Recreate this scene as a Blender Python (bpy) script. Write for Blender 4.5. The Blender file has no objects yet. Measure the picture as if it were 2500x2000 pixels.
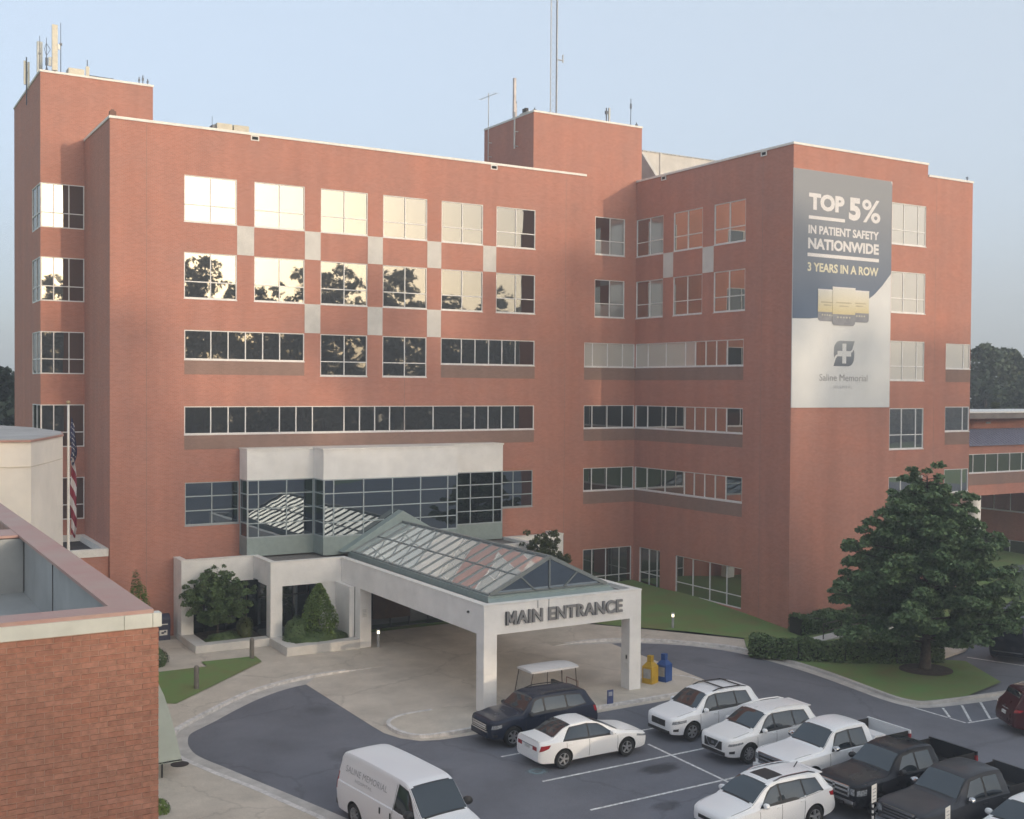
import bpy, bmesh, math, random
import numpy as np
from mathutils import Vector, Matrix
sc = bpy.context.scene
COL = sc.collection
rad = math.radians
rnd = random.Random(7)

# ------------------------------------------------------------------ camera
cam = bpy.data.cameras.new('camera')
camo = bpy.data.objects.new('camera', cam)
COL.objects.link(camo)
cam.sensor_width = 36.0
cam.lens = 40.036
cam.clip_start = 0.2
cam.clip_end = 3000.0
r_ = Vector((0.85679, -0.51562, 0.00686))
u_ = Vector((0.00413, 0.02016, 0.99979))
f_ = Vector((0.51565, 0.85658, -0.01940))
camo.matrix_world = Matrix(((r_.x, u_.x, -f_.x, -12.843), (r_.y, u_.y, -f_.y, -62.616), (r_.z, u_.z, -f_.z, 13.868), (0, 0, 0, 1)))
sc.camera = camo

# ------------------------------------------------------------------ world, sun, exposure
SUN_EL, SUN_AZ = 6.0, 10.6          # azimuth measured from -Y towards +X
sdir = Vector((math.sin(rad(SUN_AZ)) * math.cos(rad(SUN_EL)), -math.cos(rad(SUN_AZ)) * math.cos(rad(SUN_EL)), math.sin(rad(SUN_EL))))
w = bpy.data.worlds.new('World')
sc.world = w
w.use_nodes = True
nt = w.node_tree
nt.nodes.clear()
sky = nt.nodes.new('ShaderNodeTexSky')
sky.sky_type = 'NISHITA'
sky.sun_disc = False
sky.sun_elevation = rad(SUN_EL)
sky.sun_rotation = math.atan2(sdir.x, sdir.y)
sky.altitude = 100
sky.air_density = 0.5
sky.dust_density = 5.0
sky.ozone_density = 1.0
bg = nt.nodes.new('ShaderNodeBackground')
bg.inputs[1].default_value = 0.10
wo = nt.nodes.new('ShaderNodeOutputWorld')
veil = nt.nodes.new('ShaderNodeMix')          # thin even haze over the whole sky dome
veil.data_type = 'RGBA'
veil.blend_type = 'ADD'
veil.inputs[0].default_value = 1.0
veil.inputs[7].default_value = (1.66, 1.80, 1.86, 1.0)
thin = nt.nodes.new('ShaderNodeMix')
thin.data_type = 'RGBA'
thin.blend_type = 'MULTIPLY'
thin.inputs[0].default_value = 1.0
thin.inputs[7].default_value = (0.66, 0.66, 0.66, 1.0)
nt.links.new(sky.outputs[0], thin.inputs[6])
nt.links.new(thin.outputs[2], veil.inputs[6])
nt.links.new(veil.outputs[2], bg.inputs[0])
nt.links.new(bg.outputs[0], wo.inputs[0])
sun = bpy.data.lights.new('sun', 'SUN')
sun.energy = 0.78
sun.angle = rad(0.6)
sun.color = (1.0, 0.80, 0.58)
suno = bpy.data.objects.new('sun', sun)
COL.objects.link(suno)
suno.rotation_euler = sdir.to_track_quat('Z', 'Y').to_euler()
sc.view_settings.view_transform = 'Standard'
sc.view_settings.look = 'None'
sc.view_settings.exposure = 1.68
sc.view_settings.gamma = 1.0
sc.view_settings.use_curve_mapping = False

# ------------------------------------------------------------------ helpers
SL = 0.022
def gz(y):
    return SL * (y + 6.0)

def tag(o, label=None, cat=None, group=None, kind=None):
    if label: o['label'] = label
    if cat: o['category'] = cat
    if group: o['group'] = group
    if kind: o['kind'] = kind
    return o

def thing(name, label, cat, loc=(0, 0, 0), rz=0.0, group=None):
    o = bpy.data.objects.new(name, None)
    o.empty_display_size = 0.3
    COL.objects.link(o)
    o.location = loc
    o.rotation_euler = (0, 0, rz)
    return tag(o, label, cat, group)

class MB:
    """collects faces and links them as ONE mesh object"""
    def __init__(s):
        s.v = []; s.f = []; s.m = []; s.mi = 0
    def poly(s, pts):
        n = len(s.v); s.v += [tuple(p) for p in pts]
        s.f.append(tuple(range(n, n + len(pts)))); s.m.append(s.mi)
    def box(s, x0, x1, y0, y1, z0, z1):
        n = len(s.v)
        s.v += [(x0, y0, z0), (x1, y0, z0), (x1, y1, z0), (x0, y1, z0), (x0, y0, z1), (x1, y0, z1), (x1, y1, z1), (x0, y1, z1)]
        for q in ((0, 3, 2, 1), (4, 5, 6, 7), (0, 1, 5, 4), (1, 2, 6, 5), (2, 3, 7, 6), (3, 0, 4, 7)):
            s.f.append(tuple(n + i for i in q)); s.m.append(s.mi)
    def bar(s, p0, p1, w, h, up=(0, 0, 1)):
        p0 = Vector(p0); p1 = Vector(p1); d = (p1 - p0).normalized(); up = Vector(up)
        if abs(d.dot(up)) > 0.98: up = Vector((1, 0, 0))
        a = d.cross(up).normalized() * w / 2; b = a.cross(d).normalized() * h / 2
        n = len(s.v)
        for p in (p0, p1):
            s.v += [tuple(p - a - b), tuple(p + a - b), tuple(p + a + b), tuple(p - a + b)]
        for q in ((0, 1, 2, 3), (7, 6, 5, 4), (0, 4, 5, 1), (1, 5, 6, 2), (2, 6, 7, 3), (3, 7, 4, 0)):
            s.f.append(tuple(n + i for i in q)); s.m.append(s.mi)
    def tube(s, p0, p1, r0, r1=None, n=10, caps=True):
        r1 = r0 if r1 is None else r1
        p0 = Vector(p0); p1 = Vector(p1); d = (p1 - p0).normalized()
        t = Vector((0, 0, 1)) if abs(d.z) < 0.9 else Vector((1, 0, 0))
        a = d.cross(t).normalized(); b = a.cross(d)
        k = len(s.v)
        for p, r in ((p0, r0), (p1, r1)):
            for i in range(n):
                q = p + (a * math.cos(2 * math.pi * i / n) + b * math.sin(2 * math.pi * i / n)) * r
                s.v.append(tuple(q))
        for i in range(n):
            j = (i + 1) % n
            s.f.append((k + i, k + n + i, k + n + j, k + j)); s.m.append(s.mi)
        if caps:
            s.f.append(tuple(k + i for i in range(n))); s.m.append(s.mi)
            s.f.append(tuple(k + n + i for i in reversed(range(n)))); s.m.append(s.mi)
    def prism(s, pts, z0, z1):
        """pts counter clockwise; z0/z1 numbers or functions of (x, y)"""
        g0 = z0 if callable(z0) else (lambda x, y: z0)
        g1 = z1 if callable(z1) else (lambda x, y: z1)
        n = len(s.v); k = len(pts)
        s.v += [(x, y, g0(x, y)) for x, y in pts] + [(x, y, g1(x, y)) for x, y in pts]
        s.f.append(tuple(n + k + i for i in range(k))); s.m.append(s.mi)
        s.f.append(tuple(n + i for i in reversed(range(k)))); s.m.append(s.mi)
        for i in range(k):
            j = (i + 1) % k
            s.f.append((n + i, n + j, n + k + j, n + k + i)); s.m.append(s.mi)
    def lathe(s, prof, n=20, axis='z', c=(0, 0, 0)):
        k = len(s.v); m = len(prof)
        for i in range(n):
            a = 2 * math.pi * i / n
            for r, h in prof:
                if axis == 'z': q = (c[0] + r * math.cos(a), c[1] + r * math.sin(a), c[2] + h)
                elif axis == 'y': q = (c[0] + r * math.cos(a), c[1] + h, c[2] + r * math.sin(a))
                else: q = (c[0] + h, c[1] + r * math.cos(a), c[2] + r * math.sin(a))
                s.v.append(q)
        for i in range(n):
            i2 = (i + 1) % n
            for j in range(m - 1):
                s.f.append((k + i * m + j, k + i2 * m + j, k + i2 * m + j + 1, k + i * m + j + 1)); s.m.append(s.mi)
    def grid(s, P, closed=False):
        """P: rows of points"""
        k = len(s.v); R = len(P); Cn = len(P[0])
        for row in P: s.v += [tuple(p) for p in row]
        for i in range(R - 1):
            for j in range(Cn - 1):
                s.f.append((k + i * Cn + j, k + (i + 1) * Cn + j, k + (i + 1) * Cn + j + 1, k + i * Cn + j + 1)); s.m.append(s.mi)
    def mesh(s, name, mats, smooth=False, fix=True):
        me = bpy.data.meshes.new(name)
        me.from_pydata(s.v, [], s.f)
        for m in (mats if isinstance(mats, (list, tuple)) else [mats]): me.materials.append(m)
        for p, i in zip(me.polygons, s.m): p.material_index = i
        if fix:
            b = bmesh.new(); b.from_mesh(me)
            bmesh.ops.recalc_face_normals(b, faces=b.faces)
            b.to_mesh(me); b.free()
        if smooth:
            for p in me.polygons: p.use_smooth = True
            me.set_sharp_from_angle(angle=rad(smooth if smooth is not True else 40))
        me.update()
        return me
    def build(s, name, mats, parent=None, smooth=False, fix=True):
        return link(name, s.mesh(name, mats, smooth, fix), parent)

def link(name, me, parent=None):
    o = bpy.data.objects.new(name, me)
    COL.objects.link(o)
    if parent is not None: o.parent = parent
    return o

# ------------------------------------------------------------------ materials
MATS = {}
def nodes(name):
    m = bpy.data.materials.new(name); m.use_nodes = True
    t = m.node_tree
    return m, t, t.nodes['Principled BSDF']
def N(t, typ, **kw):
    n = t.nodes.new(typ)
    for k, v in kw.items():
        if k.startswith('i_'):
            key = k[2:]
            key = int(key) if key.isdigit() else key.replace('_', ' ')
            n.inputs[key].default_value = v
        else: setattr(n, k, v)
    return n
def rgba(c): return (c[0], c[1], c[2], 1.0)

def mat(name, col, rough=0.7, var=0.12, scale=3.0, bump=0.0, bscale=30.0, metal=0.0, spec=0.5, tint=None, coat=0.0, detail=6.0):
    """plain surface with soft tonal wear"""
    if name in MATS: return MATS[name]
    m, t, p = nodes(name)
    p.inputs['Roughness'].default_value = rough
    p.inputs['Metallic'].default_value = metal
    p.inputs['Specular IOR Level'].default_value = spec
    p.inputs['Coat Weight'].default_value = coat
    p.inputs['Coat Roughness'].default_value = 0.05
    pos = N(t, 'ShaderNodeNewGeometry')
    no = N(t, 'ShaderNodeTexNoise', i_Scale=scale, i_Detail=detail, i_Roughness=0.62)
    t.links.new(pos.outputs['Position'], no.inputs['Vector'])
    mr = N(t, 'ShaderNodeMix', data_type='RGBA')
    c2 = tint or tuple(max(0.0, c * (1 - 2.2 * var)) for c in col)
    mr.inputs[6].default_value = rgba(tuple(min(1, c * (1 + var)) for c in col))
    mr.inputs[7].default_value = rgba(c2)
    ra = N(t, 'ShaderNodeMapRange'); ra.inputs[1].default_value = 0.35; ra.inputs[2].default_value = 0.72
    t.links.new(no.outputs[0], ra.inputs[0]); t.links.new(ra.outputs[0], mr.inputs[0])
    t.links.new(mr.outputs[2], p.inputs['Base Color'])
    if bump:
        nb = N(t, 'ShaderNodeTexNoise', i_Scale=bscale, i_Detail=4.0)
        t.links.new(pos.outputs['Position'], nb.inputs['Vector'])
        b = N(t, 'ShaderNodeBump', i_Strength=bump, i_Distance=0.02)
        t.links.new(nb.outputs[0], b.inputs['Height']); t.links.new(b.outputs[0], p.inputs['Normal'])
    MATS[name] = m
    return m

def brick_mat(name, c1, c2, mortar, s=1.06, stain=0.0):
    m, t, p = nodes(name)
    p.inputs['Roughness'].default_value = 0.9
    p.inputs['Specular IOR Level'].default_value = 0.2
    g = N(t, 'ShaderNodeNewGeometry')
    sp = N(t, 'ShaderNodeSeparateXYZ'); t.links.new(g.outputs['Position'], sp.inputs[0])
    sn = N(t, 'ShaderNodeSeparateXYZ'); t.links.new(g.outputs['True Normal'], sn.inputs[0])
    def M(op, a, b=None):
        n = N(t, 'ShaderNodeMath', operation=op)
        for i, x in enumerate((a, b)):
            if x is None: continue
            if isinstance(x, (int, float)): n.inputs[i].default_value = x
            else: t.links.new(x, n.inputs[i])
        return n.outputs[0]
    u = M('ADD', M('MULTIPLY', sp.outputs[0], M('ABSOLUTE', sn.outputs[1])), M('MULTIPLY', sp.outputs[1], M('ABSOLUTE', sn.outputs[0])))
    cv = N(t, 'ShaderNodeCombineXYZ'); t.links.new(u, cv.inputs[0]); t.links.new(sp.outputs[2], cv.inputs[1])
    b = N(t, 'ShaderNodeTexBrick', i_Color1=rgba(c1), i_Color2=rgba(c2), i_Mortar=rgba(mortar), i_Scale=1.0)
    b.inputs['Mortar Size'].default_value = 0.0055 * s
    b.inputs['Mortar Smooth'].default_value = 0.2
    b.inputs['Brick Width'].default_value = 0.2032 * s
    b.inputs['Row Height'].default_value = 0.0677 * s
    t.links.new(cv.outputs[0], b.inputs['Vector'])
    big = N(t, 'ShaderNodeTexNoise', i_Scale=0.45, i_Detail=5.0, i_Roughness=0.6)
    t.links.new(g.outputs['Position'], big.inputs['Vector'])
    # vertical rain streaks: noise stretched along z
    mp = N(t, 'ShaderNodeMapping'); mp.inputs['Scale'].default_value = (1.3, 1.3, 0.07)
    t.links.new(g.outputs['Position'], mp.inputs[0])
    st = N(t, 'ShaderNodeTexNoise', i_Scale=1.0, i_Detail=4.0); t.links.new(mp.outputs[0], st.inputs['Vector'])
    v = N(t, 'ShaderNodeHueSaturation')
    k = M('ADD', M('MULTIPLY', big.outputs[0], 0.34), M('MULTIPLY', st.outputs[0], 0.30))
    t.links.new(M('ADD', k, 0.68), v.inputs['Value'])
    t.links.new(M('ADD', M('MULTIPLY', big.outputs[0], 0.25), 0.86), v.inputs['Saturation'])
    t.links.new(b.outputs[0], v.inputs['Color'])
    t.links.new(v.outputs[0], p.inputs['Base Color'])
    bp = N(t, 'ShaderNodeBump', i_Strength=0.5, i_Distance=0.006, invert=True)
    t.links.new(b.outputs[1], bp.inputs['Height']); t.links.new(bp.outputs[0], p.inputs['Normal'])
    return m

def glass_mat(name, dark=(0.026, 0.027, 0.028), refl=(0.80, 0.80, 0.78), f0=0.60, wob=0.0035, wscale=0.5):
    """coated window glass: dark room behind, mirror-like outside, slightly wavy"""
    m = bpy.data.materials.new(name); m.use_nodes = True
    t = m.node_tree; t.nodes.clear()
    out = N(t, 'ShaderNodeOutputMaterial')
    d = N(t, 'ShaderNodeBsdfDiffuse', i_Color=rgba(dark))
    gl = N(t, 'ShaderNodeBsdfGlossy', i_Color=rgba(refl), i_Roughness=0.015)
    lw = N(t, 'ShaderNodeLayerWeight', i_Blend=0.25)
    ma = N(t, 'ShaderNodeMath', operation='MULTIPLY_ADD', use_clamp=True); ma.inputs[1].default_value = 0.55; ma.inputs[2].default_value = f0
    t.links.new(lw.outputs['Fresnel'], ma.inputs[0])
    mx = N(t, 'ShaderNodeMixShader')
    t.links.new(ma.outputs[0], mx.inputs[0]); t.links.new(d.outputs[0], mx.inputs[1]); t.links.new(gl.outputs[0], mx.inputs[2])
    g = N(t, 'ShaderNodeNewGeometry')
    no = N(t, 'ShaderNodeTexNoise', i_Scale=wscale, i_Detail=1.5)
    t.links.new(g.outputs['Position'], no.inputs['Vector'])
    b = N(t, 'ShaderNodeBump', i_Strength=1.0, i_Distance=wob)
    t.links.new(no.outputs[0], b.inputs['Height'])
    t.links.new(b.outputs[0], gl.inputs['Normal'])
    t.links.new(mx.outputs[0], out.inputs[0])
    MATS[name] = m
    return m

def leaf_mat(name, dark, light, rough=0.55):
    m, t, p = nodes(name)
    g = N(t, 'ShaderNodeNewGeometry')
    cr = N(t, 'ShaderNodeValToRGB')
    cr.color_ramp.elements[0].color = rgba(dark); cr.color_ramp.elements[1].color = rgba(light)
    no = N(t, 'ShaderNodeTexNoise', i_Scale=0.8, i_Detail=2.0); t.links.new(g.outputs['Position'], no.inputs['Vector'])
    ad = N(t, 'ShaderNodeMath', operation='MULTIPLY_ADD'); ad.inputs[1].default_value = 0.55
    t.links.new(g.outputs['Random Per Island'], ad.inputs[0])
    mu = N(t, 'ShaderNodeMath', operation='MULTIPLY'); mu.inputs[1].default_value = 0.5
    t.links.new(no.outputs[0], mu.inputs[0]); t.links.new(mu.outputs[0], ad.inputs[2])
    t.links.new(ad.outputs[0], cr.inputs[0]); t.links.new(cr.outputs[0], p.inputs['Base Color'])
    p.inputs['Roughness'].default_value = rough
    p.inputs['Specular IOR Level'].default_value = 0.25
    p.inputs['Transmission Weight'].default_value = 0.0
    MATS[name] = m
    return m

M_brick = brick_mat('brick_red', (0.49, 0.215, 0.16), (0.43, 0.18, 0.132), (0.45, 0.31, 0.26))
M_span = brick_mat('brick_stained', (0.30, 0.195, 0.16), (0.265, 0.17, 0.14), (0.32, 0.23, 0.20))
M_cop = mat('white_coping', (0.78, 0.76, 0.72), 0.55, 0.05)
M_frame = mat('window_frame_white', (0.74, 0.73, 0.72), 0.5, 0.04)
M_gframe = mat('grey_green_mullion', (0.36, 0.41, 0.42), 0.45, 0.05)
M_green = mat('grey_green_panel', (0.27, 0.33, 0.32), 0.5, 0.06)
M_conc = mat('precast_concrete', (0.62, 0.60, 0.57), 0.85, 0.06, 1.2, bump=0.1, bscale=40)
M_white = mat('entrance_stucco', (0.83, 0.81, 0.785), 0.85, 0.05, 0.9, bump=0.12, bscale=60)
M_cream = mat('cream_stucco', (0.85, 0.77, 0.68), 0.85, 0.04, 0.8, bump=0.1, bscale=50)
M_roof = mat('gravel_roof', (0.21, 0.195, 0.18), 0.95, 0.22, 6.0, bump=0.6, bscale=90)
M_droof = mat('dark_membrane', (0.05, 0.05, 0.055), 0.8, 0.3, 1.5)
M_glass = glass_mat('window_glass', f0=0.30, refl=(.70, .70, .68))
M_glassp = glass_mat('window_glass_painted_sky', (0.56, 0.53, 0.48), (.8, .8, .78), 0.30)  # pale sky reflection painted into the pane's base colour; no blinds modelled
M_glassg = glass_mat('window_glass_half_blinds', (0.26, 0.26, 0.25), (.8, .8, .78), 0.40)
M_glassw = glass_mat('wing_window_glass', f0=0.60)
M_glassd = glass_mat('entrance_glass', (0.012, 0.016, 0.02), (0.62, 0.70, 0.76), 0.34, 0.006, 0.6)
M_dark = mat('dark_void', (0.012, 0.012, 0.013), 0.9, 0.1)
M_metal = mat('galvanised_metal', (0.42, 0.43, 0.44), 0.45, 0.1, 5, metal=0.4)
M_black = mat('black_plastic', (0.018, 0.018, 0.019), 0.6, 0.2)
M_asph = mat('asphalt', (0.155, 0.16, 0.187), 0.9, 0.11, 0.30, bump=0.35, bscale=120, detail=9)
def weather(m, dark, spot, crack=0.0):
    """oil spots, patches and fine cracks over an existing surface colour"""
    t = m.node_tree; p = t.nodes['Principled BSDF']; src = p.inputs['Base Color'].links[0].from_socket
    g = N(t, 'ShaderNodeNewGeometry')
    v = N(t, 'ShaderNodeTexVoronoi', i_Scale=spot); v.inputs['Randomness'].default_value = 1.0
    n0 = N(t, 'ShaderNodeTexNoise', i_Scale=1.7, i_Detail=4.0); t.links.new(g.outputs['Position'], n0.inputs['Vector'])
    ad = N(t, 'ShaderNodeVectorMath', operation='MULTIPLY_ADD'); ad.inputs[1].default_value = (.9, .9, 0); t.links.new(n0.outputs['Color'], ad.inputs[0]); t.links.new(g.outputs['Position'], ad.inputs[2]); t.links.new(ad.outputs[0], v.inputs['Vector'])
    a = N(t, 'ShaderNodeMapRange'); a.inputs[1].default_value = .06; a.inputs[2].default_value = .22; a.inputs[3].default_value = dark; a.inputs[4].default_value = 1.0
    t.links.new(v.outputs['Distance'], a.inputs[0])
    n2 = N(t, 'ShaderNodeTexNoise', i_Scale=14.0, i_Detail=6.0, i_Roughness=.75); t.links.new(g.outputs['Position'], n2.inputs['Vector'])
    a2 = N(t, 'ShaderNodeMapRange'); a2.inputs[1].default_value = .25; a2.inputs[2].default_value = .75; a2.inputs[3].default_value = .86; a2.inputs[4].default_value = 1.14; t.links.new(n2.outputs[0], a2.inputs[0])
    k = N(t, 'ShaderNodeMath', operation='MULTIPLY'); t.links.new(a.outputs[0], k.inputs[0]); t.links.new(a2.outputs[0], k.inputs[1]); out = k.outputs[0]
    if crack:
        vc = N(t, 'ShaderNodeTexVoronoi', feature='DISTANCE_TO_EDGE', i_Scale=crack); t.links.new(ad.outputs[0], vc.inputs['Vector'])
        c = N(t, 'ShaderNodeMapRange'); c.inputs[1].default_value = .002; c.inputs[2].default_value = .010; c.inputs[3].default_value = .84; c.inputs[4].default_value = 1.0; t.links.new(vc.outputs['Distance'], c.inputs[0])
        k2 = N(t, 'ShaderNodeMath', operation='MULTIPLY'); t.links.new(out, k2.inputs[0]); t.links.new(c.outputs[0], k2.inputs[1]); out = k2.outputs[0]
    mx = N(t, 'ShaderNodeVectorMath', operation='SCALE'); t.links.new(src, mx.inputs[0]); t.links.new(out, mx.inputs['Scale']); t.links.new(mx.outputs[0], p.inputs['Base Color'])
weather(M_asph, .55, .21, .085)
M_drive = mat('drive_concrete', (0.56, 0.50, 0.43), 0.9, 0.09, 0.6, bump=0.15, bscale=80, detail=9)
M_walk = mat('walk_concrete', (0.56, 0.50, 0.425), 0.9, 0.08, 0.8, bump=0.15, bscale=80, detail=9)
weather(M_drive, .86, .16, .11); weather(M_walk, .90, .2, .15)
M_kerb = mat('kerb_painted', (0.66, 0.63, 0.61), 0.8, 0.16, 4.0, bump=0.2, bscale=60)
M_gutter = mat('gutter_concrete', (0.50, 0.475, 0.45), 0.9, 0.1, 1.5, bump=0.15)
M_line = mat('road_paint', (0.7, 0.7, 0.7), 0.8, 0.22, 7.0)
M_grass = mat('lawn_grass', (0.115, 0.20, 0.058), 0.95, 0.3, 0.7, bump=0.9, bscale=90, tint=(0.20, 0.205, 0.08), detail=10)
M_soil = mat('soil', (0.06, 0.045, 0.032), 0.95, 0.3, 4.0, bump=0.8, bscale=60)
M_bark = mat('bark', (0.075, 0.058, 0.045), 0.95, 0.3, 6.0, bump=0.8, bscale=40)
L_tree = leaf_mat('leaves_deep_green', (0.058, 0.108, 0.052), (0.16, 0.23, 0.095))
L_hedge = leaf_mat('leaves_hedge', (0.055, 0.10, 0.04), (0.15, 0.21, 0.078))
L_cone = leaf_mat('leaves_bright', (0.06, 0.12, 0.025), (0.19, 0.26, 0.06))
L_olive = leaf_mat('leaves_olive', (0.035, 0.05, 0.018), (0.10, 0.115, 0.04))
L_far = leaf_mat('leaves_far', (0.042, 0.062, 0.040), (0.095, 0.125, 0.068))
# ------------------------------------------------------------------ ground
def sheet(name, pts, dz, m, kind='structure', skirt=None):
    """flat outline lying on the sloping site, dz above it (dz may be one per point)"""
    bm = bmesh.new()
    dzs = dz if isinstance(dz, (list, tuple)) else [dz] * len(pts)
    top = [bm.verts.new((x, y, gz(y) + d)) for (x, y), d in zip(pts, dzs)]
    f = bm.faces.new(top)
    if skirt:
        bot = [bm.verts.new((x, y, gz(y) + d - skirt)) for (x, y), d in zip(pts, dzs)]
        n = len(pts)
        for i in range(n):
            bm.faces.new((top[i], bot[i], bot[(i + 1) % n], top[(i + 1) % n]))
    f.normal_update()
    if f.normal.z < 0: f.normal_flip()
    bmesh.ops.triangulate(bm, faces=[f])
    bmesh.ops.recalc_face_normals(bm, faces=bm.faces)
    if not skirt:
        for q in bm.faces:
            q.normal_update()
            if q.normal.z < 0: q.normal_flip()
    me = bpy.data.meshes.new(name); bm.to_mesh(me); bm.free()
    me.materials.append(m)
    return tag(link(name, me), kind=kind)

def smooth_path(P, n=6):
    """Catmull-Rom through the points"""
    out = []
    for i in range(len(P) - 1):
        p0 = P[max(i - 1, 0)]; p1 = P[i]; p2 = P[i + 1]; p3 = P[min(i + 2, len(P) - 1)]
        for k in range(n):
            t = k / n
            out.append(tuple(0.5 * (2 * p1[j] + (p2[j] - p0[j]) * t + (2 * p0[j] - 5 * p1[j] + 4 * p2[j] - p3[j]) * t * t + (3 * p1[j] - p0[j] - 3 * p2[j] + p3[j]) * t ** 3) for j in range(2)))
    out.append(tuple(P[-1]))
    return out

def offset(P, d):
    R = []
    for i in range(len(P)):
        a = Vector(P[max(i - 1, 0)]); b = Vector(P[min(i + 1, len(P) - 1)])
        t = (b - a).normalized(); R.append((P[i][0] - t.y * d, P[i][1] + t.x * d))
    return R

def ribbon(name, P, d0, d1, dz0, dz1, m, taper=0):
    """strip between two offsets of a path; dz0 bottom, dz1 top: a raised kerb"""
    A = offset(P, d0); B = offset(P, d1)
    mb = MB(); k = len(P)
    zt = [dz1 * min(1, (i + 0.2) / taper if taper > 0 else 1, (k - 1 - i + 0.2) / -taper if taper < 0 else 1) for i in range(k)]
    rows = []
    for i in range(k):
        (ax, ay), (bx, by) = A[i], B[i]
        rows.append([(ax, ay, gz(ay) + dz0), (ax, ay, gz(ay) + zt[i]), (bx, by, gz(by) + zt[i]), (bx, by, gz(by) + dz0), (ax, ay, gz(ay) + dz0)])
    mb.grid(rows)
    mb.poly(rows[0][:4]); mb.poly(rows[-1][:4][::-1])
    return tag(mb.build(name, m), kind='structure')

sheet('ground', [(-340, -290), (460, -290), (460, 340), (-340, 340)], -0.03, M_grass)
sheet('parking_lot', [(-14, -140), (150, -140), (150, -6.0), (-14, -6.0)], 0.0, M_asph)
KL = smooth_path([(-1.45, -19.0), (-1.15, -17.6), (-0.83, -16.59), (-0.31, -15.86), (0.61, -14.99), (1.56, -14.13), (2.54, -13.28), (3.53, -12.51), (4.46, -12.03), (5.43, -11.62), (6.35, -11.36), (7.19, -11.2), (9.2, -10.98), (11.16, -10.87)], 4)
KW = smooth_path([(-1.45, -19.0), (-1.30, -19.9), (-0.71, -21.8), (0.06, -23.93), (0.77, -26.26), (2.0, -30.3)], 4)
GL = smooth_path([(6.37, -12.14), (5.55, -12.35), (4.6, -12.78), (3.38, -13.57), (2.13, -14.6), (1.16, -15.49), (0.35, -16.16), (-0.30, -16.75), (-0.62, -17.55), (-0.77, -18.39), (-0.72, -19.5), (-0.15, -21.3), (0.38, -22.96), (1.28, -25.72), (2.2, -28.7), (4.4, -36)], 4)
# concrete drive under the canopy, with its gutters running out along both kerbs
KR = smooth_path([(20.79, -11.21), (22.25, -11.35), (24.21, -11.78), (25.78, -12.58), (26.91, -13.46), (28.16, -14.78), (28.98, -15.79), (29.40, -16.95), (29.80, -19.4), (29.90, -21.8), (29.72, -24.2), (29.46, -26.5), (29.58, -27.5), (30.08, -28.1), (31.63, -28.40), (34.42, -28.72), (42, -29.5)], 4)
GR = smooth_path([(23.95, -12.21), (24.9, -12.55), (26.2, -13.45), (27.6, -14.75), (28.79, -16.9), (29.2, -19.6), (29.3, -22), (29.15, -24.2), (28.95, -26.5), (29.1, -27.8), (29.7, -28.45), (31.5, -28.86), (34.4, -29.2), (42, -30.0)], 4)
sheet('gutter', GL + [(3.9, -36.4)] + [p for p in offset(KW, -0.02)[::-1]] + KL, 0.006, M_gutter)
sheet('gutter', KR + GR[::-1], 0.006, M_gutter)
sheet('concrete_drive', [(6.37, -12.14), (6.58, -19.34), (6.64, -20.29), (6.95, -21.2), (7.5, -21.85), (8.3, -22.12), (9.6, -22.2), (11.0, -22.12), (11.0, -7.0), (20.4, -7.0), (20.4, -20.0), (23.77, -19.85), (23.89, -15.04), (23.95, -12.21)][:9] + [(20.4, -7.0), (20.8, -11.2), (23.95, -12.21), (23.89, -15.04), (23.77, -20.2), (22.0, -21.9), (11.0, -21.9)], 0.010, M_drive) if False else None
sheet('concrete_drive', [(6.37, -12.14), (6.58, -19.34), (6.64, -20.29), (6.95, -21.2), (7.5, -21.85), (8.3, -22.12), (9.6, -22.18), (22.6, -22.05), (23.6, -21.0), (23.77, -19.85), (23.89, -15.04), (23.95, -12.21), (20.8, -11.15), (20.9, -4.0), (10.6, -4.0), (11.16, -10.87), (7.19, -11.2)], 0.010, M_drive)
# raised walks
wl = [(x, y) for x, y in KL]
sheet('sidewalk', [(-9.4, 6.0)] + [(-9.4, -36)] + [(3.7, -36.4)] + KW[::-1] + KL[1:] + [(11.0, -4.0), (3.0, 0.5), (0.0, 6.0)], [0.13] * 3 + [0.13] * len(KW) + [0.13] * (len(KL) - 9) + [0.13 - 0.015 * i for i in range(8)] + [0.014, 0.05, 0.05], M_walk, skirt=0.2)
ribbon('kerb', KL, -0.02, 0.20, -0.05, 0.137, M_kerb, taper=-7)
ribbon('kerb', KW, -0.20, 0.02, -0.05, 0.137, M_kerb)
ribbon('kerb', KR[:29], -0.02, 0.20, -0.05, 0.137, M_kerb, taper=6)
ribbon('kerb', KR[28:], -0.02, 0.17, -0.05, 0.133, M_gutter)
sheet('sidewalk', KR[:30] + [(29.66, -16.7), (30.92, -15.17), (29.66, -13.54), (28.39, -11.94), (27.28, -10.57), (26.51, -9.62), (25.01, -7.92), (22.4, -4.6), (20.9, -4.2)], [0.014 + min(0.116, 0.02 * i) for i in range(30)] + [0.13] * 7 + [0.05, 0.014], M_walk, skirt=0.2)
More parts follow.
